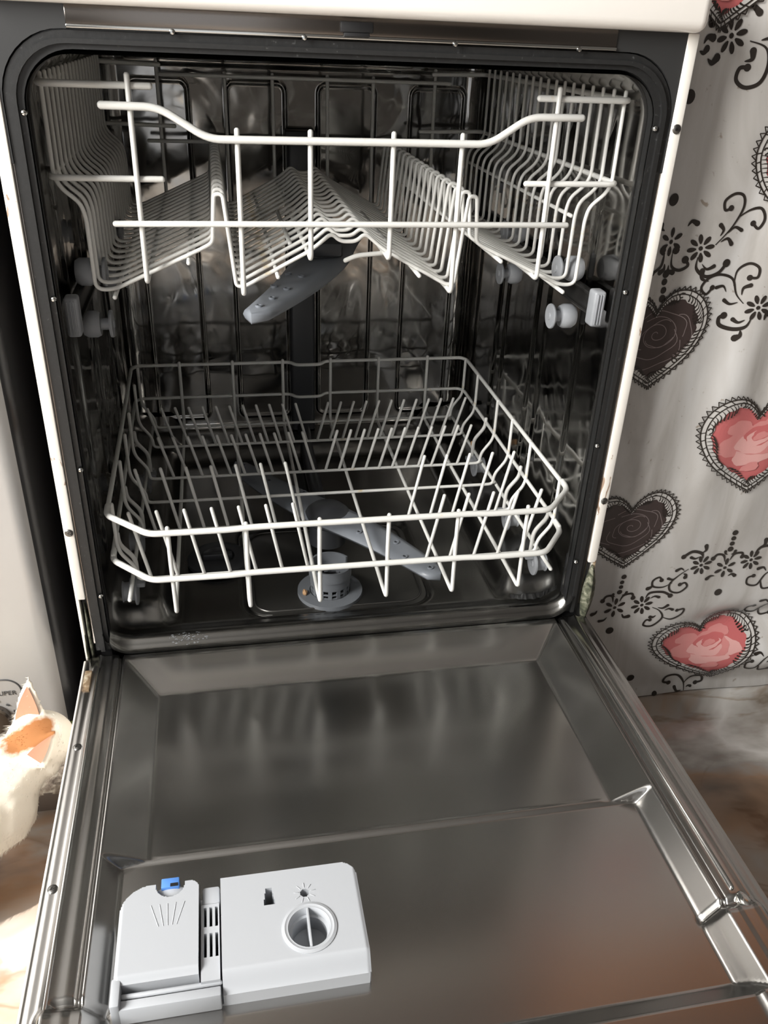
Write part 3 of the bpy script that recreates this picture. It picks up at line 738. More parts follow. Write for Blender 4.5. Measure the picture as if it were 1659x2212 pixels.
for sx in (-1, 1):
    for x, ztop, zback in ((0.194, 0.7655, 0.760), (0.104, 0.7245, 0.748), (0.0385, 0.7245, 0.748)):
        zb_ = under(x) - 0.0035
        wire('upright_wire', off([(sx * x, 0.041, ztop), (sx * x, 0.041, zb_ - 0.001), (sx * x, 0.060, zb_), (sx * x, YE - 0.006, zb_), (sx * x, YE, zback)]), 0.0025, UR, rad=0.006)
    for x in (0.2255, 0.1545, 0.0705):
        zb_ = under(x) - 0.0035
        wire('long_wire', off([(sx * x, 0.042, zb_ - 0.001), (sx * x, 0.512, zb_)]), 0.0022, UR)
    # side rims that turn in at the front and back
    for z, xi, r in ((0.7570, 0.176, 0.0030), (0.6820, 0.172, 0.0028)):
        wire('rim_wire', off([(sx * xi, 0.0445, z), (sx * 0.2695, 0.0475, z), (sx * 0.2710, 0.30, z), (sx * 0.2690, YE - 0.002, z), (sx * (0.19 if z > .7 else 0.175), YE - 0.004, z - 0.002)]), r, UR, rad=0.012)
    wire('rim_wire', off([(sx * 0.2475, 0.10, 0.642), (sx * 0.2475, 0.515, 0.642)]), 0.0022, UR)
    wire('long_wire', off([(sx * 0.1235, 0.09, 0.6655), (sx * 0.1235, 0.50, 0.6655)]), 0.0015, UR)
wire('front_rail', off([(-0.2175, 0.0365, 0.7420), (-0.1700, 0.0365, 0.7415), (-0.1290, 0.0365, 0.7170), (0.1290, 0.0365, 0.7175), (0.1660, 0.0365, 0.7415), (0.2175, 0.0365, 0.7420)]), 0.0034, UR, rad=0.012, n=6)
wire('front_rail', off([(-0.2165, 0.0355, 0.6450), (0.2165, 0.0355, 0.6450)]), 0.0028, UR)
wire('back_rail', off([(-0.19, YE - 0.006, 0.744), (0.215, YE - 0.006, 0.744)]), 0.0026, UR)
wire('back_rail', off([(-0.212, YE - 0.006, 0.661), (0.195, YE - 0.006, 0.661)]), 0.0026, UR)
wire('arm_bracket', off([(0.000, 0.075, 0.602), (0.012, 0.075, 0.607), (0.045, 0.078, 0.609), (0.052, 0.12, 0.609), (0.052, 0.30, 0.609), (-0.052, 0.30, 0.609), (-0.052, 0.12, 0.609)]), 0.0024, UR, rad=0.01)
ua = spray_arm('spray_arm', (0.0, 0.272, 0.556 - 0.58), (-0.098, -0.238), 0.258, 0.035, 0.013, 0.009, [(0.235, 0.0), (0.205, 0.004), (0.168, 0.008), (0.163, -0.008), (0.115, 0.008), (0.110, -0.009)], UR, M['arm_plastic'], 'grey plastic spray arm hanging under the upper rack')
lathe('arm_hub', [(0.014, -0.004), (0.026, 0.006), (0.026, 0.016), (0.014, 0.020), (0.014, 0.050), (0.00001, 0.050)], (0, 0, 0), M['tube_plastic'], ua)
box('arm_mount', (-0.020, 0.235, -0.012), (0.020, 0.545, 0.004), M['tube_plastic'], UR, 0.003)
for sx in (-1, 1): box('rack_clip', (sx * 0.2485 - 0.003, 0.345, 0.045), (sx * 0.2485 + 0.003, 0.358, 0.058), M['tube_plastic'], UR, 0.001)

# ------------------------------------------------------------------ lower rack
LR = tag(empty('dish_rack', (0, 0, 0.256)), 'lower white wire rack with rows of slanted plate tines', 'dish rack')
o2 = lambda pts: off(pts, -0.256)
sideh = [(0.2545, 0.3545), (0.2545, 0.303), (0.2520, 0.292), (0.2375, 0.272), (0.2365, 0.2565), (0.2250, 0.2560)]
prof2 = [(-x, 0, z - 0.256) for x, z in sideh] + [(x, 0, z - 0.256) for x, z in sideh[::-1]]
cr = [0.004, 0.010, 0.010, 0.008, 0.010, 0.004]
cme = tube_me('cross_wire', prof2, 0.0022, 8, cr + cr[::-1], 4); cme.materials.append(M['wire'])
for y in (0.456, 0.385, 0.283, 0.216, 0.141, 0.038): newobj('cross_wire', cme, None, LR, (0, y, 0))
LX = (0.194, 0.1145, 0.0375)
for sx in (-1, 1):
    for x in LX:
        wire('upright_wire', o2([(sx * x, -0.023, 0.357), (sx * x, -0.023, 0.312), (sx * x + 0.001, -0.023, 0.2495), (sx * x, -0.008, 0.2515), (sx * x, 0.03, 0.2518), (sx * x, 0.455, 0.2518), (sx * x, 0.467, 0.262), (sx * x, 0.467, 0.357)]), 0.0024, LR, rad=0.005)
    wire('long_wire', o2([(sx * 0.2435, 0.0, 0.2545), (sx * 0.2425, 0.47, 0.2515)]), 0.0024, LR)
    for y in (0.058, 0.168, 0.330):
        wire('wheel_hook', o2([(sx * 0.2560, y, 0.306), (sx * 0.2555, y, 0.292), (sx * 0.2400, y, 0.272), (sx * 0.2395, y, 0.240)]), 0.0027, LR, rad=0.008)
        wl = empty('wheel', (sx * 0.2395, y - 0.006, 0.2305 - 0.256), LR)
        bm = bmesh.new()
        lathe_bm(bm, [(0.00001, 0.001 * sx), (0.004, 0.0 * sx), (0.0065, 0.0015 * sx), (0.0145, 0.0008 * sx), (0.0165, 0.0015 * sx), (0.0165, 0.0035 * sx), (0.011, 0.005 * sx), (0.011, 0.016 * sx), (0.0125, 0.018 * sx), (0.00001, 0.018 * sx)], (0, 0, 0), 'x', 24)
        newobj('wheel_disc', bm_mesh('wheel_disc', bm, angle=35), M['grey_plastic'], wl)
        box('wheel_clip', (-0.010, -0.006, 0.008), (0.008, 0.008, 0.014), M['grey_plastic'], wl, 0.001)
zt2 = 0.353
wire('rim_wire', o2([(-0.2580, 0.022, zt2), (-0.2600, 0.20, zt2), (-0.2640, 0.458, zt2), (-0.2560, 0.469, zt2), (-0.060, 0.469, zt2), (-0.026, 0.469, zt2), (-0.018, 0.455, zt2), (0.020, 0.455, zt2), (0.029, 0.469, zt2), (0.060, 0.469, zt2), (0.2500, 0.469, zt2), (0.2570, 0.458, zt2), (0.2560, 0.20, zt2), (0.2560, 0.022, zt2)]), 0.0027, LR, rad=0.008)
zm = 0.300
wire('rim_wire', o2([(-0.2580, 0.022, zm), (-0.2600, 0.20, zm), (-0.2640, 0.458, zm), (-0.2560, 0.469, zm), (-0.026, 0.469, zm), (-0.018, 0.455, zm), (0.020, 0.455, zm), (0.029, 0.469, zm), (0.2500, 0.469, zm), (0.2570, 0.458, zm), (0.2560, 0.20, zm), (0.2560, 0.022, zm)]), 0.0025, LR, rad=0.008)
for z, xl, xrr in ((zt2, -0.2125, 0.219), (0.2965, -0.2150, 0.222)):
    wire('front_rail', o2([(-0.2580, 0.034, z + 0.002), (-0.2580, 0.018, z), (xl, -0.0265, z), (-0.13, -0.0270, z), (-0.11, -0.0262, z + 0.001), (0.13, -0.0262, z + 0.001), (0.15, -0.0270, z), (xrr, -0.0262, z), (0.2560, 0.018, z), (0.2560, 0.034, z + 0.002)]), 0.0034, LR, rad=0.010, n=5)
tiny = {}
for nm, dx, dz in (('a', 0.0165, 0.0615), ('b', 0.0165, 0.0865)):
    for sx in (-1, 1):
        me = tube_me('tine', [(0, 0, 0), (sx * dx, 0, dz)], 0.0021, 7); me.materials.append(M['wire']); tiny[nm, sx] = me
for y in (0.385, 0.283):
    for k in range(12):
        for sx in (-1, 1):
            if k == 11 and y < 0.3: continue
            newobj('tine', tiny['a', sx], None, LR, (sx * (0.0080 + 0.0195 * k) - 0.001, y, 0))
for y in (0.141, 0.038):
    for xb in (-0.044, -0.074, -0.104, -0.1335, -0.163, -0.1925, -0.222): newobj('tine', tiny['b', -1], None, LR, (xb, y, 0))
    for xb in (0.0985, 0.128, 0.158, 0.188, 0.217): newobj('tine', tiny['b', 1], None, LR, (xb, y, 0))
bm = bmesh.new(); bmesh.ops.create_icosphere(bm, subdivisions=2, radius=0.003)
for v_ in bm.verts: v_.co.x += random.uniform(-.0008, .0008); v_.co.z *= 1.6
tag(newobj('food_crumb', bm_mesh('food_crumb', bm), M['crumb'], None, (0.2435, 0.345, 0.258)), 'small tan food crumb stuck on the right side of the lower rack', 'crumb')
bm = bmesh.new(); bmesh.ops.create_icosphere(bm, subdivisions=2, radius=0.0032)
for v_ in bm.verts: v_.co.z += random.uniform(-.001, .001); v_.co.y *= 1.5
tag(newobj('food_crumb', bm_mesh('food_crumb', bm), M['crumb'], None, (-0.043, 0.088, 0.1845)), 'small brown food crumb in the drain filter', 'crumb')

# ------------------------------------------------------------------ freezer on a low plinth, left
FZ = tag(empty('freezer', (-0.617, 0.3, 0.0385)), 'silver grey freezer with a round control dial near its foot', 'freezer')
bm = bmesh.new(); P = rrect(-0.29, -0.297, 0.29, 0.30, [0.03, 0.022, 0.01, 0.01], 10)
prism_bm(bm, P, 0.012, 1.25)
fme = bm_mesh('cabinet', bm, angle=30); fme.materials.append(M['freezer']); fme.materials.append(M['freezer_shade'])
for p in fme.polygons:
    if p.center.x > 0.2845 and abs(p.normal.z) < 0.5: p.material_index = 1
newobj('cabinet', fme, None, FZ, label='silver cabinet with shade painted on its right side')
box('base_strip', (-0.285, -0.285, 0.0), (0.280, 0.29, 0.013), M['black'], FZ)
cp = empty('control_panel', (-0.0175, -0.2975, -0.055), FZ)
def px_frame(poly, r, nm, parent, y=0.0):
    return wire(nm, [(x, y, z) for x, z in poly] + [(poly[0][0], y, poly[0][1])], r, parent, M['panel_line'], 0.001, 1, 6)
px_frame(rrect(0.08, 0.075, 0.259, 0.173, 0.017, 6), 0.0009, 'panel_border', cp)
bm = bmesh.new(); lathe_bm(bm, [(0.0205, 0), (0.0205, -0.006), (0.0185, -0.008), (0.00001, -0.008)], (0, 0, 0), 'y', 32)
newobj('knob', bm_mesh('knob', bm, angle=40), M['trim_steel'], cp, (0.222, 0, 0.118))
bm = bmesh.new()
for k in range(9):
    a = math.radians(150 - k * 26)
    tube_bm(bm, [(0.222 + math.cos(a) * 0.026, -0.0003, 0.118 + math.sin(a) * 0.026), (0.222 + math.cos(a - .1) * 0.0268, -0.0003, 0.118 + math.sin(a - .1) * 0.0268)], 0.0011, 5)
newobj('dial_marks', bm_mesh('dial_marks', bm), M['panel_line'], cp)
def text(name, body, size, loc, rot, mt, parent, align='CENTER'):
    cu = bpy.data.curves.new(name, 'FONT'); cu.body = body; cu.size = size; cu.align_x = align; cu.extrude = 0.0002
    t = bpy.data.objects.new(name, cu); sc.collection.objects.link(t)
    bpy.context.view_layer.update()
    me = bpy.data.meshes.new_from_object(t.evaluated_get(bpy.context.evaluated_depsgraph_get()))
    bpy.data.objects.remove(t); me.materials.clear()
    o = newobj(name, me, mt, parent, loc); o.rotation_euler = rot; return o
text('lettering', 'SUPER', 0.0086, (0.2415, -0.0002, 0.1505), (PI / 2, 0, 0), M['panel_line'], cp)

box_pl = tag(empty('plinth', (-0.66, 0.3, 0)), 'low brown stone plinth with a chipped rough top under the freezer', 'plinth')
bm = bmesh.new(); xs2 = lin(-0.34, 0.335, 120); rows = []
def pl_top(x, y): return 0.033 + 0.003 * noise.noise(Vector((x * 60, y * 60, 0))) + 0.0015 * noise.noise(Vector((x * 200, y * 200, 3)))
me = grid_me('rough_top', xs2, lin(-0.352, -0.20, 40), lambda x, y: (x, y - 0.004 * noise.noise(Vector((x * 40, 0, 1))), pl_top(x, y) if y > -0.350 else 0.027))
newobj('rough_top', me, M['stone'], box_pl)
box('plinth_block', (-0.34, -0.352, 0.0), (0.335, 0.30, 0.029), M['stone_face'], box_pl, 0.002)

# ------------------------------------------------------------------ patterned vinyl cloth hanging right of the machine
CL = tag(empty('tablecloth', (0.75, 0.037, 0)), 'white vinyl cloth printed with rose hearts and black scrolls, hanging beside the dishwasher', 'tablecloth')
def cloth_y(x, z):
    y = 0.037
    t = x * 34 + z * 2.2
    y += 0.0035 * math.sin(t) * sm(0.05, 0.4, z) + 0.0020 * math.sin(x * 83 - z * 5 + 1.0) * sm(0.1, 0.5, z)
    y += 0.0050 * noise.noise(Vector((x * 9, z * 3, 4.0)))
    y -= 0.016 * math.exp(-((z - 0.052 - 0.06 * (x - 0.5)) / 0.030) ** 2) * sm(0.42, 0.56, x)
    y += 0.016 * math.exp(-((z - 0.115 - 0.03 * (x - 0.5)) / 0.022) ** 2) * sm(0.44, 0.56, x)
    y -= 0.006 * math.exp(-(z / 0.012) ** 2)
    return y
def onc(p, lay=0): return (max(p[0], 0.3035) - 0.75, cloth_y(p[0], p[1]) - 0.037 - 0.0005 - 0.00025 * lay, p[1])
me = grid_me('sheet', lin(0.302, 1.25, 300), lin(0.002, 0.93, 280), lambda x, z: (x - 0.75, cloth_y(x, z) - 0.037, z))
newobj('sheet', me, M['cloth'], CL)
box('covered_table', (-0.43, 0.02, 0.0), (0.50, 0.60, 0.925), M['wall_cream'], CL, 0.003)
def ribbon(bm, pts, w0, w1=None, lay=1, blob=0.0, start=None):
    n = len(pts); L_, R_ = [], []
    for i, p in enumerate(pts):
        a = pts[max(i - 1, 0)]; b = pts[min(i + 1, n - 1)]
        dx, dz = b[0] - a[0], b[1] - a[1]; l = math.hypot(dx, dz) or 1
        t = i / (n - 1)
        if start is not None: wd = start + (w0 - start) * sm(0, 0.35, t)
        else: wd = w0
        wd = wd if w1 is None else wd + (w1 - wd) * t
        L_.append((p[0] - dz / l * wd, p[1] + dx / l * wd)); R_.append((p[0] + dz / l * wd, p[1] - dx / l * wd))
    lv = [bm.verts.new(onc(p, lay)) for p in L_]; rv = [bm.verts.new(onc(p, lay)) for p in R_]
    for i in range(n - 1): bm.faces.new((lv[i], lv[i + 1], rv[i + 1], rv[i]))
    if blob: disc(bm, pts[-1], blob, lay)
def disc(bm, c, r, lay=1, n=14, sx=1.0, ang=0.0):
    vs = []
    for k in range(n):
        a = 2 * PI * k / n; u, v_ = math.cos(a) * r * sx, math.sin(a) * r
        vs.append(bm.verts.new(onc((c[0] + u * math.cos(ang) - v_ * math.sin(ang), c[1] + u * math.sin(ang) + v_ * math.cos(ang)), lay)))
    bm.faces.new(vs)
def smooth2(pts, n=7):
    """Catmull-Rom through 2-D points"""
    out = []; P = [pts[0]] + list(pts) + [pts[-1]]
    for i in range(1, len(P) - 2):
        p0, p1, p2, p3 = P[i - 1:i + 3]
        for k in range(n):
            t = k / n
            out.append(tuple(0.5 * (2 * p1[j] + (p2[j] - p0[j]) * t + (2 * p0[j] - 5 * p1[j] + 4 * p2[j] - p3[j]) * t * t + (3 * p1[j] - p0[j] - 3 * p2[j] + p3[j]) * t ** 3) for j in (0, 1)))
    out.append(tuple(pts[-1])); return out
def petal(bm, c, ang, r0, r1, wd, lay=1):
    pts = [(c[0] + math.cos(ang) * (r0 + (r1 - r0) * t), c[1] + math.sin(ang) * (r0 + (r1 - r0) * t)) for t in lin(0, 1, 7)]
    n = len(pts); lv = []; rv = []
    for i, p in enumerate(pts):
        t = i / (n - 1); ww = wd * (0.12 + 0.88 * math.sin(PI * min(1, 0.06 + 0.80 * t)) ** 1.0) if t < 0.99 else wd * 0.35
        lv.append(bm.verts.new(onc((p[0] - math.sin(ang) * ww, p[1] + math.cos(ang) * ww), lay))); rv.append(bm.verts.new(onc((p[0] + math.sin(ang) * ww, p[1] - math.cos(ang) * ww), lay)))
    for i in range(n - 1): bm.faces.new((lv[i], lv[i + 1], rv[i + 1], rv[i]))
def leaflet(bm, p0, p1, wd, bend=0.25, lay=1):
    mx_, mz = (p0[0] + p1[0]) / 2, (p0[1] + p1[1]) / 2; dx, dz = p1[0] - p0[0], p1[1] - p0[1]
    pts = smooth2([p0, (mx_ - dz * bend, mz + dx * bend), p1], 6)
    n = len(pts); lv = []; rv = []
    for i, p in enumerate(pts):
        a = pts[max(i - 1, 0)]; b = pts[min(i + 1, n - 1)]; ux, uz = b[0] - a[0], b[1] - a[1]; l = math.hypot(ux, uz) or 1
        t = i / (n - 1); ww = wd * (0.08 + 0.92 * t ** 0.8)
        lv.append(bm.verts.new(onc((p[0] - uz / l * ww, p[1] + ux / l * ww), lay))); rv.append(bm.verts.new(onc((p[0] + uz / l * ww, p[1] - ux / l * ww), lay)))
    for i in range(n - 1): bm.faces.new((lv[i], lv[i + 1], rv[i + 1], rv[i]))
    disc(bm, p1, wd, lay, 10)
def flat(name, bm, mt, parent, label=None):
    for f in bm.faces:
        f.normal_update()
        if f.normal.y > 0: f.normal_flip()
    me = bpy.data.meshes.new(name); bm.to_mesh(me); bm.free()
    return newobj(name, me, mt, parent, label=label)
HALF = smooth2([(0.0, 0.60), (0.12, 0.80), (0.34, 0.97), (0.62, 0.97), (0.88, 0.76), (1.0, 0.42), (0.95, 0.06), (0.76, -0.32), (0.44, -0.66), (0.16, -0.90), (0.0, -1.02)], 8)
def heart_pt(t, s=1.0):
    t = t % (2 * PI); f = t / PI if t <= PI else (2 * PI - t) / PI
    k = f * (len(HALF) - 1); i = min(int(k), len(HALF) - 2); u = k - i
    x = HALF[i][0] * (1 - u) + HALF[i + 1][0] * u; y = HALF[i][1] * (1 - u) + HALF[i + 1][1] * u
    return (x if t <= PI else -x) * s, y * s
def fill(bm, outline, lay, nr=9):
    # concentric rings so that the print follows the waves of the cloth
    cx = sum(p[0] for p in outline) / len(outline); cz = sum(p[1] for p in outline) / len(outline); rings = []
    for r in range(nr, 0, -1):
        f = r / nr; rings.append([bm.verts.new(onc((cx + (p[0] - cx) * f, cz + (p[1] - cz) * f), lay)) for p in outline])
    c = bm.verts.new(onc((cx, cz), lay)); n = len(outline)
    for A, B in zip(rings, rings[1:]):
        for i in range(n): bm.faces.new((A[i], A[(i + 1) % n], B[(i + 1) % n], B[i]))
    for i in range(n): bm.faces.new((rings[-1][i], rings[-1][(i + 1) % n], c))
def heart(cx, cz, hw, hh, ang, pink, parent, label, shear=0.0, seed=1):
    rnd = random.Random(seed)
    ca, sa = math.cos(ang), math.sin(ang)
    def T(p):
        u, v_ = p[0] * hw, p[1] * hh
        u += shear * v_
        return (cx + u * ca - v_ * sa, cz + u * sa + v_ * ca)
    HT = empty('printed_heart', (0, 0, 0), CL); HT['label'] = label
    n = 72; ts = [2 * PI * k / n for k in range(n)]
    bm = bmesh.new(); fill(bm, [T(heart_pt(t, 0.87)) for t in ts], 1, 14)
    flat('heart_field', bm, M['pink_a'] if pink else M['print_dark'], HT)
    # rose
    rc = (0.05, 0.12)
    if pink:
        petals = [((-0.38, 0.02), 0.30, 0.24, 0.5, 'pink_b'), ((0.36, -0.02), 0.28, 0.24, -0.5, 'pink_c'), ((-0.02, -0.26), 0.36, 0.20, 0.0, 'pink_c'), ((-0.28, 0.34), 0.26, 0.16, -0.3, 'pink_b'), ((0.28, 0.36), 0.26, 0.16, 0.3, 'pink_b'),
                  ((0.05, 0.08), 0.42, 0.34, 0.2, 'pink_b'), ((0.0, 0.03), 0.34, 0.24, 0.3, 'pink_c'), ((0.09, 0.17), 0.30, 0.2, 0.3, 'pink_a'), ((0.06, 0.11), 0.24, 0.15, 0.3, 'pink_c'), ((0.10, 0.17), 0.18, 0.11, 0.3, 'pink_a'), ((0.08, 0.14), 0.13, 0.07, 0.4, 'pink_b'), ((-0.02, -0.50), 0.16, 0.09, 0.2, 'pink_b')]
        for i, (c, a, b, an, mt) in enumerate(petals):
            bm = bmesh.new(); vs = []
            for k in range(26):
                th = 2 * PI * k / 26; wob = 1 + 0.10 * math.sin(3 * th + i) + 0.05 * math.sin(7 * th + 2 * i)
                u, v_ = math.cos(th) * a * wob, math.sin(th) * b * wob
                vs.append(T((c[0] + u * math.cos(an) - v_ * math.sin(an), c[1] + u * math.sin(an) + v_ * math.cos(an))))
            fill(bm, vs, 1.6 + 0.35 * i, 7); flat('petal', bm, M[mt], HT)
    else:
        bm = bmesh.new(); lw = 0.0004
        sp = [(rc[0] + 0.9 * (0.02 + 0.020 * k) * math.cos(k * 0.62 + 0.5), rc[1] + 0.8 * (0.02 + 0.020 * k) * math.sin(k * 0.62 + 0.5)) for k in range(24)]
        ribbon(bm, [T(p) for p in smooth2(sp, 4)], lw, lay=2)
        for (c, a, b, an, a0, a1) in (((0.0, -0.02), 0.46, 0.36, 0.25, 2.6, 6.6), ((-0.03, -0.12), 0.58, 0.46, 0.2, 3.0, 6.2), ((0.1, 0.25), 0.52, 0.34, -0.2, -0.4, 2.6), ((-0.35, 0.05), 0.34, 0.38, 0.2, 1.3, 4.4), ((0.42, 0.08), 0.30, 0.42, 0, -1.6, 1.5), ((-0.05, -0.55), 0.36, 0.22, 0, 3.0, 6.3), ((0.02, 0.12), 0.40, 0.22, 0.5, 0.3, 3.6), ((0.1, 0.1), 0.28, 0.26, 0, 3.4, 6.0)):
            pts = [(c[0] + (1 + 0.05 * math.sin(5 * th + a * 9)) * (a * math.cos(th) * math.cos(an) - b * math.sin(th) * math.sin(an)), c[1] + (1 + 0.05 * math.sin(5 * th + a * 9)) * (a * math.cos(th) * math.sin(an) + b * math.sin(th) * math.cos(an))) for th in lin(a0, a1, 22)]
            ribbon(bm, [T(p) for p in pts], lw, lay=2)
        flat('rose_lines', bm, M['print_line'], HT)
    # lace border
    bm = bmesh.new(); lw = 0.00078
    ring_ = lambda s_: [T(heart_pt(t, s_)) for t in ts + [0.0001]]
    ribbon(bm, ring_(0.985), lw, lay=4); ribbon(bm, ring_(0.905), lw * 0.9, lay=4)
    nsc = 62
    for k in range(nsc):                               # scalloped edge
        t0, t1 = 2 * PI * k / nsc, 2 * PI * (k + 1) / nsc
        a, b = heart_pt(t0, 0.985), heart_pt(t1, 0.985); mdt = heart_pt((t0 + t1) / 2, 1.06)
        if math.hypot(a[0] - b[0], a[1] - b[1]) < 0.02: continue
        ribbon(bm, [T(p) for p in smooth2([a, ((a[0] + mdt[0] * 3) / 4, (a[1] + mdt[1] * 3) / 4), mdt, ((b[0] + mdt[0] * 3) / 4, (b[1] + mdt[1] * 3) / 4), b], 3)], lw * 0.75, lay=4)
    for k in range(88):                                # feathered leaflets inside
        t = 2 * PI * k / 88 + 0.02
        if k % 11 in (0, 1):
            if k % 11 == 0:
                c = heart_pt(t + 0.03, 0.86)
                ribbon(bm, [T((c[0] + (0.075 - 0.009 * j) * math.cos(j * 0.7 + t), c[1] + (0.075 - 0.009 * j) * math.sin(j * 0.7 + t))) for j in range(8)], lw, lay=4)
            continue
        a, b = heart_pt(t, 0.90), heart_pt(t + (0.10 if t < PI else -0.10), 0.765 + 0.05 * math.sin(k * 0.57))
        leaflet(bm, T(a), T(b), lw * 1.25, 0.22, 4)
        if k % 2: ribbon(bm, [T(heart_pt(t, 0.985)), T(heart_pt(t + 0.04, 0.905))], lw * 0.7, lay=4)
    flat('lace_border', bm, M['print_black'], HT)
    if pink is not None:
        bm = bmesh.new(); 
        inn, out_ = [heart_pt(t, 0.80 + 0.02 * math.sin(t * 22)) for t in ts + [0.0001]], [heart_pt(t, 0.985) for t in ts + [0.0001]]
        RR = [[bm.verts.new(onc(T((p[0] * (1 - f) + q[0] * f, p[1] * (1 - f) + q[1] * f)), 3 if not pink else 6.2)) for p, q in zip(inn, out_)] for f in (0, 0.33, 0.66, 1)]
        for A, B in zip(RR, RR[1:]):
            for i in range(len(A) - 1): bm.faces.new((A[i], A[i + 1], B[i + 1], B[i]))
        o = flat('lace_ground', bm, M['print_white'], HT)
    return HT
def raise_lace(HT, k):
    for c in HT.children:
        if c.name.startswith('lace_border'): c.location.y -= k
h1 = heart(0.338, 0.5225, 0.061, 0.054, 0.08, False, CL, 'dark rose heart halfway up, cut off by the dishwasher edge')
h3 = heart(0.356, 0.2775, 0.062, 0.052, 0.06, False, CL, 'lower dark rose heart beside the dishwasher')
h2 = heart(0.497, 0.392, 0.074, 0.064, 0.10, True, CL, 'pink rose heart at the right')
h4 = heart(0.510, 0.078, 0.078, 0.050, 0.10, True, CL, 'pink rose heart near the floor, squashed by a fold', shear=-0.25)
h5 = heart(0.475, 0.698, 0.068, 0.056, 0.06, True, CL, 'rose heart at the far right edge')
h6 = heart(0.340, 0.872, 0.062, 0.052, 0.0, True, CL, 'red rose heart at the top')
more = [heart(x, z, 0.064, 0.054, 0.06, pk, CL, lb) for x, z, pk, lb in (
    (0.66, 0.53, False, 'dark rose heart further right at mid height'), (0.69, 0.28, False, 'lower dark rose heart further right'), (0.86, 0.40, True, 'pink rose heart further right at mid height'),
    (0.84, 0.69, True, 'upper pink rose heart further right'), (0.70, 0.83, True, 'topmost red rose heart further right'), (0.87, 0.11, True, 'pink rose heart further right near the floor'))]
for h_ in [h2, h4, h5, h6] + more: 
    if any(c_.name.startswith('petal') for c_ in h_.children): raise_lace(h_, 0.0011)
bm = bmesh.new()
for c, r in (((0.327, 0.67), 0.0062), ((0.337, 0.595), 0.0044), ((0.337, 0.5865), 0.0037), ((0.338, 0.5775), 0.0037), ((0.3385, 0.5685), 0.0042), ((0.506, 0.2645), 0.0040), ((0.506, 0.256), 0.0034), ((0.506, 0.248), 0.0034), ((0.506, 0.2395), 0.0040), ((0.3635, 0.208), 0.0036), ((0.3625, 0.1995), 0.003), ((0.3625, 0.192), 0.003), ((0.362, 0.184), 0.0036), ((0.507, 0.170), 0.0055), ((0.360, 0.121), 0.0055), ((0.407, 0.034), 0.0055), ((0.447, 0.004), 0.004), ((0.3215, 0.763), 0.0065)):
    bm = bmesh.new(); disc(bm, c, r, 1, 16); flat('printed_dot', bm, M['print_black'], CL)
def flower(c, r, n=8, a0=0.2):
    bm = bmesh.new(); disc(bm, c, r * 0.16, 1, 12)
    for k in range(n): petal(bm, c, a0 + 2 * PI * k / n, r * 0.32, r, r * 0.17)
    flat('printed_flower', bm, M['print_black'], CL)
for c, r, n, a0 in (((0.356, 0.8145), 0.0155, 8, 0.3), ((0.335, 0.628), 0.0145, 6, 0.55), ((0.371, 0.621), 0.0145, 8, 0.2), ((0.451, 0.559), 0.0145, 8, 0.4), ((0.470, 0.217), 0.0150, 8, 0.3), ((0.506, 0.210), 0.0150, 6, 0.5), ((0.542, 0.219), 0.0150, 8, 0.2), ((0.398, 0.160), 0.0150, 8, 0.2), ((0.360, 0.159), 0.0150, 6, 0.5)):
    flower(c, r, n, a0)
def scroll(name, strokes, leaves=()):
    for pts, w0, blob in strokes:
        bm = bmesh.new(); ribbon(bm, smooth2(pts, 7), w0, None, 1, blob, start=0.0005); flat(name, bm, M['print_black'], CL)
    for p0, p1, wd, bd in leaves:
        bm = bmesh.new(); leaflet(bm, p0, p1, wd, bd); flat('printed_leaf', bm, M['print_black'], CL)
W_ = 0.0014
scroll('printed_scroll', [([(0.386, 0.625), (0.400, 0.643), (0.408, 0.662), (0.405, 0.674), (0.395, 0.676), (0.386, 0.669), (0.388, 0.660), (0.394, 0.662)], W_, 0.003),
                          ([(0.404, 0.652), (0.416, 0.660), (0.428, 0.662), (0.434, 0.652), (0.430, 0.642), (0.423, 0.647)], W_, 0.003)],
       [((0.397, 0.637), (0.412, 0.640), 0.002, 0.3), ((0.391, 0.628), (0.404, 0.626), 0.0024, 0.35), ((0.389, 0.634), (0.387, 0.645), 0.0024, -0.3)])
scroll('printed_scroll', [([(0.434, 0.563), (0.424, 0.573), (0.416, 0.589), (0.400, 0.594), (0.387, 0.590), (0.381, 0.580), (0.388, 0.573), (0.394, 0.580)], W_, 0.003),
                          ([(0.419, 0.582), (0.419, 0.598), (0.430, 0.606), (0.441, 0.602), (0.442, 0.592), (0.434, 0.591)], W_, 0.0032)],
       [((0.412, 0.575), (0.399, 0.580), 0.002, -0.3), ((0.428, 0.564), (0.412, 0.566), 0.0022, 0.2), ((0.430, 0.572), (0.437, 0.583), 0.0024, 0.3), ((0.388, 0.587), (0.378, 0.598), 0.0030, 0.3)])
scroll('printed_scroll', [([(0.370, 0.612), (0.371, 0.600), (0.383, 0.592), (0.397, 0.596), (0.404, 0.606)], 0.0018, 0.0044), ([(0.340, 0.616), (0.342, 0.603), (0.352, 0.598), (0.361, 0.603), (0.357, 0.609)], 0.0016, 0.0040), ([(0.329, 0.617), (0.328, 0.604), (0.318, 0.597)], 0.0016, 0.003)],
       [((0.376, 0.605), (0.390, 0.603), 0.0022, -0.3), ((0.332, 0.606), (0.328, 0.597), 0.0030, 0.3), ((0.338, 0.604), (0.345, 0.596), 0.0030, -0.3), ((0.352, 0.643), (0.362, 0.646), 0.0030, 0.35), ((0.323, 0.640), (0.318, 0.646), 0.0026, 0.2), ((0.330, 0.616), (0.326, 0.620), 0.0042, 0.2), ((0.340, 0.616), (0.344, 0.619), 0.0042, 0.2)])
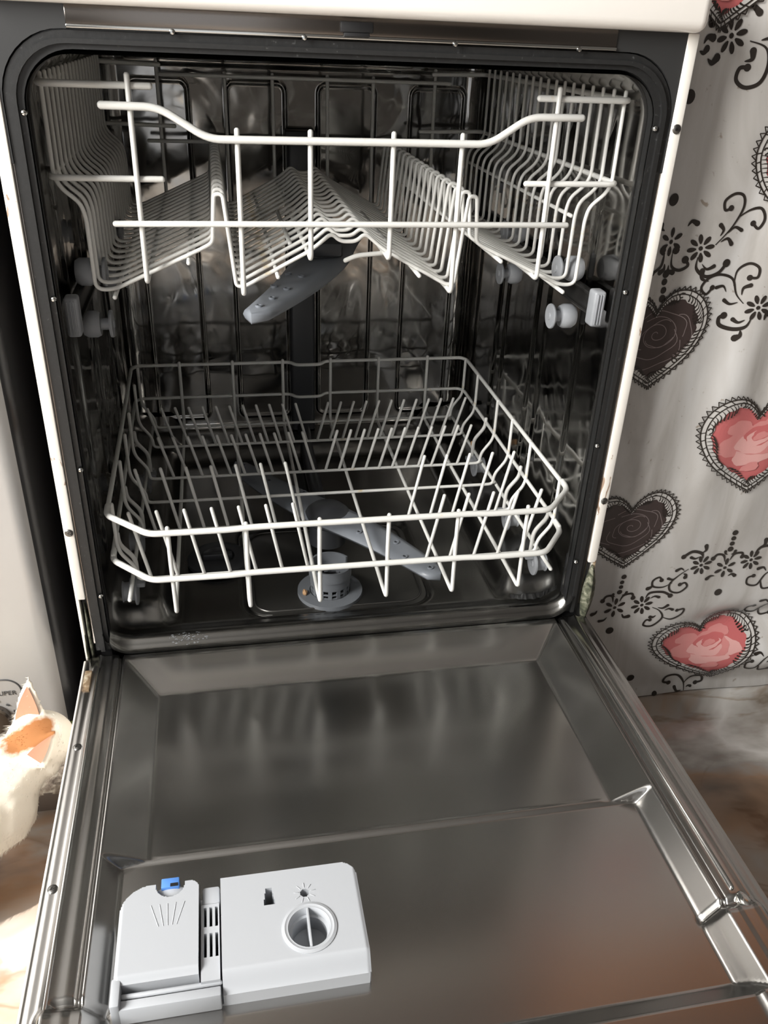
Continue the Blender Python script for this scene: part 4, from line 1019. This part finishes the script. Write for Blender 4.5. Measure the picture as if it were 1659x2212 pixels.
scroll('printed_scroll', [([(0.447, 0.551), (0.443, 0.538), (0.430, 0.534), (0.414, 0.538), (0.411, 0.546), (0.416, 0.549)], 0.0022, 0.0040)],
       [((0.440, 0.545), (0.427, 0.545), 0.0024, 0.25), ((0.438, 0.533), (0.434, 0.524), 0.0040, 0.3), ((0.462, 0.545), (0.470, 0.552), 0.0044, 0.4)])
scroll('printed_scroll', [([(0.375, 0.811), (0.391, 0.806), (0.397, 0.792), (0.393, 0.777), (0.380, 0.772), (0.370, 0.778), (0.371, 0.788), (0.378, 0.789)], 0.0018, 0.0034), ([(0.357, 0.827), (0.360, 0.842), (0.375, 0.848), (0.390, 0.846)], 0.0022, 0.003), ([(0.320, 0.833), (0.330, 0.838), (0.337, 0.831), (0.331, 0.824)], 0.0022, 0.0042)],
       [((0.362, 0.836), (0.378, 0.834), 0.0032, 0.25), ((0.374, 0.794), (0.380, 0.803), 0.0032, -0.4), ((0.334, 0.795), (0.345, 0.796), 0.0040, -0.35), ((0.326, 0.807), (0.336, 0.812), 0.0036, 0.3), ((0.323, 0.801), (0.331, 0.803), 0.0034, -0.3), ((0.385, 0.812), (0.400, 0.806), 0.003, 0.3)])
scroll('printed_scroll', [([(0.453, 0.213), (0.441, 0.204), (0.431, 0.192), (0.434, 0.180), (0.447, 0.176), (0.457, 0.184), (0.453, 0.191), (0.446, 0.189)], W_, 0.003), ([(0.434, 0.193), (0.422, 0.187), (0.408, 0.189), (0.406, 0.198), (0.414, 0.203), (0.418, 0.198)], W_, 0.003)],
       [((0.447, 0.211), (0.436, 0.212), 0.0024, -0.3), ((0.439, 0.201), (0.427, 0.200), 0.0022, 0.2), ((0.447, 0.206), (0.451, 0.200), 0.0030, 0.3), ((0.407, 0.193), (0.401, 0.186), 0.0030, 0.2)])
scroll('printed_scroll', [([(0.470, 0.228), (0.466, 0.236), (0.452, 0.240), (0.441, 0.233)], 0.0022, 0.0036), ([(0.503, 0.220), (0.499, 0.230), (0.490, 0.232), (0.485, 0.226)], 0.0017, 0.0034), ([(0.510, 0.222), (0.514, 0.231), (0.525, 0.232), (0.527, 0.226)], 0.0017, 0.0034), ([(0.545, 0.229), (0.552, 0.238), (0.566, 0.240)], 0.002, 0.0034)],
       [((0.465, 0.231), (0.452, 0.231), 0.0022, 0.2), ((0.466, 0.236), (0.470, 0.247), 0.0030, -0.3), ((0.504, 0.231), (0.500, 0.236), 0.0022, 0.2), ((0.509, 0.231), (0.514, 0.236), 0.0022, -0.2), ((0.494, 0.198), (0.484, 0.194), 0.0028, -0.2), ((0.514, 0.196), (0.524, 0.196), 0.0028, 0.3), ((0.549, 0.238), (0.556, 0.249), 0.0032, -0.3)])
scroll('printed_scroll', [([(0.414, 0.155), (0.426, 0.148), (0.432, 0.136), (0.420, 0.124), (0.407, 0.126), (0.409, 0.134), (0.415, 0.134)], W_, 0.0026), ([(0.432, 0.137), (0.446, 0.132), (0.460, 0.138), (0.462, 0.147), (0.452, 0.146)], W_, 0.0026), ([(0.401, 0.171), (0.406, 0.179), (0.424, 0.179), (0.436, 0.172)], 0.0018, 0.0036)],
       [((0.422, 0.154), (0.436, 0.156), 0.0024, -0.2), ((0.433, 0.148), (0.445, 0.148), 0.0022, 0.2), ((0.422, 0.141), (0.414, 0.139), 0.0026, 0.2), ((0.408, 0.170), (0.420, 0.171), 0.0022, 0.2), ((0.372, 0.148), (0.382, 0.143), 0.0030, -0.3), ((0.352, 0.144), (0.342, 0.138), 0.0022, 0.2)])
scroll('printed_scroll', [([(0.356, 0.168), (0.353, 0.178), (0.345, 0.178), (0.341, 0.171)], 0.0016, 0.0034), ([(0.365, 0.169), (0.369, 0.178), (0.380, 0.180), (0.383, 0.173)], 0.0016, 0.0034)],
       [((0.357, 0.177), (0.354, 0.181), 0.0020, 0.2), ((0.366, 0.179), (0.372, 0.183), 0.0020, -0.2), ((0.336, 0.156), (0.330, 0.150), 0.003, 0.2)])
scroll('printed_scroll', [([(0.493, 0.003), (0.491, 0.017), (0.478, 0.032), (0.463, 0.031), (0.459, 0.021), (0.468, 0.018)], 0.0018, 0.0036), ([(0.492, 0.014), (0.500, 0.027), (0.514, 0.028), (0.519, 0.017), (0.510, 0.014)], 0.0018, 0.0036)],
       [((0.489, 0.004), (0.478, 0.010), 0.0026, 0.3), ((0.496, 0.008), (0.503, 0.009), 0.0022, 0.2)])
for (cx, cz, f) in ((0.585, 0.135, 1), (0.590, 0.055, 1), (0.565, 0.19, -1)):
    scroll('printed_scroll', [([(cx + 0.016, cz + 0.014), (cx + 0.004, cz + 0.004), (cx - 0.004, cz - 0.012), (cx - 0.018, cz - 0.010), (cx - 0.020, cz), (cx - 0.012, cz + 0.003)], W_, 0.003), ([(cx, cz - 0.004), (cx + 0.006, cz - 0.018), (cx + 0.02, cz - 0.016)], W_, 0.003)],
           [((cx + 0.004, cz + 0.010), (cx - 0.008, cz + 0.014), 0.0026, -0.3), ((cx + 0.01, cz), (cx + 0.018, cz + 0.002), 0.0024, 0.2)])

kc = tag(empty('wall_cabinet', (0.85, 0.55, 1.25)), 'dark brown kitchen cabinet with orange upper doors high on the back wall', 'cabinet')
box('case', (-1.15, -0.14, 0.0), (0.70, 0.165, 0.86), M['dark_wood'], kc, 0.004)
for k in range(4): box('door', (-1.145 + 0.46 * k, -0.16, 0.01), (-1.145 + 0.46 * k + 0.45, -0.14, 0.42 if k > 1 else 0.85), M['dark_wood'], kc, 0.003)
for k in (2, 3): box('door', (-1.145 + 0.46 * k, -0.16, 0.43), (-1.145 + 0.46 * k + 0.45, -0.14, 0.85), M['wood'], kc, 0.003, label='orange wooden upper door')
# wooden box standing on the covered table, mirrored in the door
wb = tag(empty('wooden_cupboard', (0.80, 0.35, 0.926)), 'orange wooden cupboard standing on the covered table', 'cupboard')
box('case', (-0.30, -0.20, 0.0), (0.40, 0.25, 0.30), M['wood'], wb, 0.004)
for x in (-0.29, 0.06): 
    d_ = box('door', (x, -0.215, 0.02), (x + 0.33, -0.2, 0.28), M['wood'], wb, 0.003)
    lathe('knob', [(0.012, 0), (0.014, -0.012), (0.00001, -0.018)], (x + (0.29 if x < 0 else 0.04), -0.215, 0.15), M['chrome'], d_, 'y', 16)

# ------------------------------------------------------------------ cat
CT = tag(empty('cat', (-0.42, -0.14, 0.0)), 'white and ginger kitten sniffing at the gap left of the open door', 'cat')
def ell(bm, c, r, rot=None, sub=3):
    q = bmesh.ops.create_icosphere(bm, subdivisions=sub, radius=1.0)
    for v_ in q['verts']:
        p = Vector((v_.co.x * r[0], v_.co.y * r[1], v_.co.z * r[2]))
        if rot: p = rot @ p
        v_.co = p + Vector(c)
def limb(bm, a, b, ra, rb, n=6):
    A, B = Vector(a), Vector(b)
    for k in range(n + 1):
        t = k / n; ell(bm, A.lerp(B, t), ((ra + (rb - ra) * t),) * 3, None, 2)
CO = Vector((-0.42, -0.14, 0.0))
def cl(p): return Vector(p) - CO
bm = bmesh.new()
hd = cl((-0.343, -0.078, 0.136))
ell(bm, hd, (0.036, 0.033, 0.032))
ell(bm, cl((-0.327, -0.072, 0.125)), (0.022, 0.018, 0.016))           # muzzle
ell(bm, cl((-0.341, -0.098, 0.121)), (0.020, 0.014, 0.017))           # near cheek
ell(bm, cl((-0.341, -0.058, 0.121)), (0.020, 0.014, 0.017))
limb(bm, cl((-0.352, -0.085, 0.128)), cl((-0.392, -0.122, 0.108)), 0.029, 0.044)
limb(bm, cl((-0.392, -0.124, 0.096)), cl((-0.47, -0.195, 0.112)), 0.050, 0.056)
limb(bm, cl((-0.47, -0.185, 0.118)), cl((-0.535, -0.245, 0.108)), 0.048, 0.042)
for (sx, sy) in ((-0.034, -0.022), (-0.046, 0.022)):                      # front legs
    limb(bm, cl((-0.400 + sx, -0.125 + sy, 0.090)), cl((-0.398 + sx, -0.122 + sy, 0.045)), 0.019, 0.0125)
    limb(bm, cl((-0.398 + sx, -0.122 + sy, 0.045)), cl((-0.396 + sx, -0.118 + sy, 0.012)), 0.0115, 0.010)
    ell(bm, cl((-0.390 + sx, -0.112 + sy, 0.009)), (0.015, 0.012, 0.009))
for (sx, sy) in ((0.018, -0.026), (-0.026, 0.022)):                      # hind legs: thigh, shank, hock, foot
    limb(bm, cl((-0.520 + sx, -0.225 + sy, 0.100)), cl((-0.500 + sx, -0.205 + sy, 0.060)), 0.030, 0.018)
    limb(bm, cl((-0.500 + sx, -0.205 + sy, 0.060)), cl((-0.528 + sx, -0.232 + sy, 0.032)), 0.015, 0.010)
    limb(bm, cl((-0.528 + sx, -0.232 + sy, 0.032)), cl((-0.515 + sx, -0.218 + sy, 0.010)), 0.0095, 0.009)
    ell(bm, cl((-0.506 + sx, -0.210 + sy, 0.009)), (0.017, 0.012, 0.009))
tl = smooth2([(-0.56, -0.26), (-0.60, -0.29), (-0.65, -0.30), (-0.70, -0.28)], 6)
for i, p in enumerate(tl):
    t = i / (len(tl) - 1); ell(bm, cl((p[0], p[1], 0.115 - 0.075 * sm(0, 0.8, t))), (0.012 - 0.005 * t,) * 3, None, 2)
# ears as hollow-backed cones grown out of the skull
def ear(bm, base, tip, side, w_, thick):
    B, T_ = Vector(base), Vector(tip); ax = (T_ - B).normalized(); S = Vector(side); S = (S - ax * S.dot(ax)).normalized(); Nn = ax.cross(S)
    Ln = (T_ - B).length
    for k in range(14):
        t = k / 13; c = B + ax * Ln * t; hw = w_ * (1 - t ** 1.6) + 0.0022
        ell(bm, c, (1, 1, 1), Matrix((S * hw, Nn * (thick * (1 - 0.4 * t)), ax * 0.0042)).transposed(), 2)
eA = (cl((-0.352, -0.066, 0.150)), cl((-0.345, -0.064, 0.211))); sA = (0.9, -0.25, 0.1)
eB = (cl((-0.344, -0.1125, 0.142)), cl((-0.3215, -0.0955, 0.1640)))
sB = Vector((0.21, -0.70, 0.68)).cross(Vector((0.60, 0.56, 0.45)))
ear(bm, eA[0], eA[1], sA, 0.0195, 0.0036); ear(bm, eB[0], eB[1], sB, 0.0150, 0.0036)
cme_ = bpy.data.meshes.new('body'); bm.to_mesh(cme_); bm.free()
body = newobj('body', cme_, M['fur'], CT)
rm = body.modifiers.new('remesh', 'REMESH'); rm.mode = 'VOXEL'; rm.voxel_size = 0.0026; rm.use_smooth_shade = True
sm_ = body.modifiers.new('smooth', 'SMOOTH'); sm_.factor = 0.5; sm_.iterations = 5
bpy.context.view_layer.update()
ev = bpy.data.meshes.new_from_object(body.evaluated_get(bpy.context.evaluated_depsgraph_get()))
body.modifiers.clear(); body.data = ev
if not ev.materials: ev.materials.append(M['fur'])
ev.polygons.foreach_set('use_smooth', [True] * len(ev.polygons))
# ginger patch: a band across the crown, in the cat's own coordinates
mt = M['fur']
def blob(center, scale, rot, lo, hi):
    tc = N(mt, 'ShaderNodeTexCoord'); mp = N(mt, 'ShaderNodeMapping'); mp.vector_type = 'TEXTURE'
    mp.inputs['Location'].default_value = center; mp.inputs['Scale'].default_value = scale; mp.inputs['Rotation'].default_value = rot
    L(mt, tc.outputs['Object'], mp.inputs['Vector'])
    ln = N(mt, 'ShaderNodeVectorMath', operation='LENGTH'); L(mt, mp.outputs['Vector'], ln.inputs[0])
    nz = noise_n(mt, tc.outputs['Object'], 160, 4)
    ad = N(mt, 'ShaderNodeMath', operation='MULTIPLY_ADD'); L(mt, nz, ad.inputs[0]); ad.inputs[1].default_value = 0.5; L(mt, ln.outputs['Value'], ad.inputs[2])
    return maprange(mt, ad.outputs[0], lo, hi, 1.0, 0.0)
b1 = blob(cl((-0.334, -0.098, 0.1665)), (0.052, 0.024, 0.0105), (0, math.radians(-24), math.radians(-8)), 1.05, 1.35)
b2 = blob(cl((-0.49, -0.20, 0.165)), (0.05, 0.05, 0.03), (0, 0, 0), 0.9, 1.4)
mxx = N(mt, 'ShaderNodeMath', operation='MAXIMUM'); L(mt, b1, mxx.inputs[0]); L(mt, b2, mxx.inputs[1])
mx = N(mt, 'ShaderNodeMix', data_type='RGBA'); L(mt, mxx.outputs[0], mx.inputs[0])
mx.inputs[6].default_value = (0.86, 0.80, 0.69, 1); mx.inputs[7].default_value = (0.42, 0.17, 0.055, 1)
L(mt, mx.outputs[2], BS(mt).inputs['Base Color'])
# inner ears, eye, nose
def inner(base, tip, side, w_, push):
    B, T_ = Vector(base), Vector(tip); ax = (T_ - B).normalized(); S = Vector(side); S = (S - ax * S.dot(ax)).normalized(); Nn = ax.cross(S)
    view = (Vector((-0.127, -0.78, 0.8)) - CO - B)
    if Nn.dot(Vector((0.3, -0.8, 0.5))) < 0: Nn = -Nn
    bm = bmesh.new(); Ln = (T_ - B).length; rows = []
    for k in range(10):
        t = k / 9; hw = (w_ * (1 - t ** 1.6)) * 0.74 + 0.0004; c = B + ax * Ln * (0.10 + 0.76 * t)
        rows.append([bm.verts.new(c + S * hw * u + Nn * (push * (1 - 0.35 * t) - 0.0003 * (1 - u * u))) for u in (-1, -0.5, 0, 0.5, 1)])
    for a_, b_ in zip(rows, rows[1:]):
        for j in range(4): bm.faces.new((a_[j], a_[j + 1], b_[j + 1], b_[j]))
    return newobj('inner_ear', bm_mesh('inner_ear', bm, True), M['ear_pink'], CT)
inner(eA[0], eA[1], sA, 0.0185, 0.0056); inner(eB[0], eB[1], sB, 0.0105, 0.0056)
lathe('nose', [(0.004, 0), (0.003, 0.002), (0.00001, 0.003)], cl((-0.3065, -0.072, 0.126)), M['nose_pink'], CT, 'x', 12)
for yy in (-0.0865, -0.0575):
    bm = bmesh.new(); bmesh.ops.create_uvsphere(bm, u_segments=14, v_segments=10, radius=0.0052); newobj('eye', bm_mesh('eye', bm, True), M['eye'], CT, cl((-0.3140, yy, 0.134)))
# fur strands and whiskers
rnd = random.Random(3); bm = bmesh.new(); vsn = ev.vertices; cnt = len(vsn)
inner_pts = [(Vector(eA[0]).lerp(Vector(eA[1]), 0.5)), (Vector(eB[0]).lerp(Vector(eB[1]), 0.5))]
for k in range(9000):
    v_ = vsn[rnd.randrange(cnt)]; p = v_.co.copy(); n_ = v_.normal.copy()
    if (p - inner_pts[0]).length < 0.026 or (p - inner_pts[1]).length < 0.017: 
        if rnd.random() < 0.75: continue
    if p.z < 0.02: continue
    ln = rnd.uniform(0.004, 0.0085) * (0.55 if p.x > 0.05 else 1.0)
    d = (n_ * 0.55 + Vector((-0.75, -0.35, -0.25)) + Vector((rnd.uniform(-.3, .3), rnd.uniform(-.3, .3), rnd.uniform(-.3, .3)))).normalized()
    s_ = d.orthogonal().normalized() * 0.00032; t_ = d.cross(s_).normalized() * 0.00032
    a = bm.verts.new(p + s_ - n_ * 0.0005); b = bm.verts.new(p - s_ * 0.5 + t_ * 0.87 - n_ * 0.0005); c = bm.verts.new(p - s_ * 0.5 - t_ * 0.87 - n_ * 0.0005); e = bm.verts.new(p + d * ln + n_ * 0.0006)
    bm.faces.new((a, b, e)); bm.faces.new((b, c, e)); bm.faces.new((c, a, e))
fur = newobj('fur', bm_mesh('fur', bm, True), M['fur'], CT); fur['kind'] = 'stuff'
bm = bmesh.new()
for k in range(5):
    p0 = cl((-0.320, -0.083 + 0.003 * k, 0.128)); q = p0 + Vector((0.002 * k, -0.016 - 0.004 * k, 0.028 + 0.006 * k)); mid_ = (p0 + q) / 2 + Vector((0, -0.008, 0.004))
    tube_bm(bm, rounded([p0, mid_, q], 0.02, 5), 0.00022, 4, True, 0.00008)
newobj('whiskers', bm_mesh('whiskers', bm), M['white_clean'], CT)
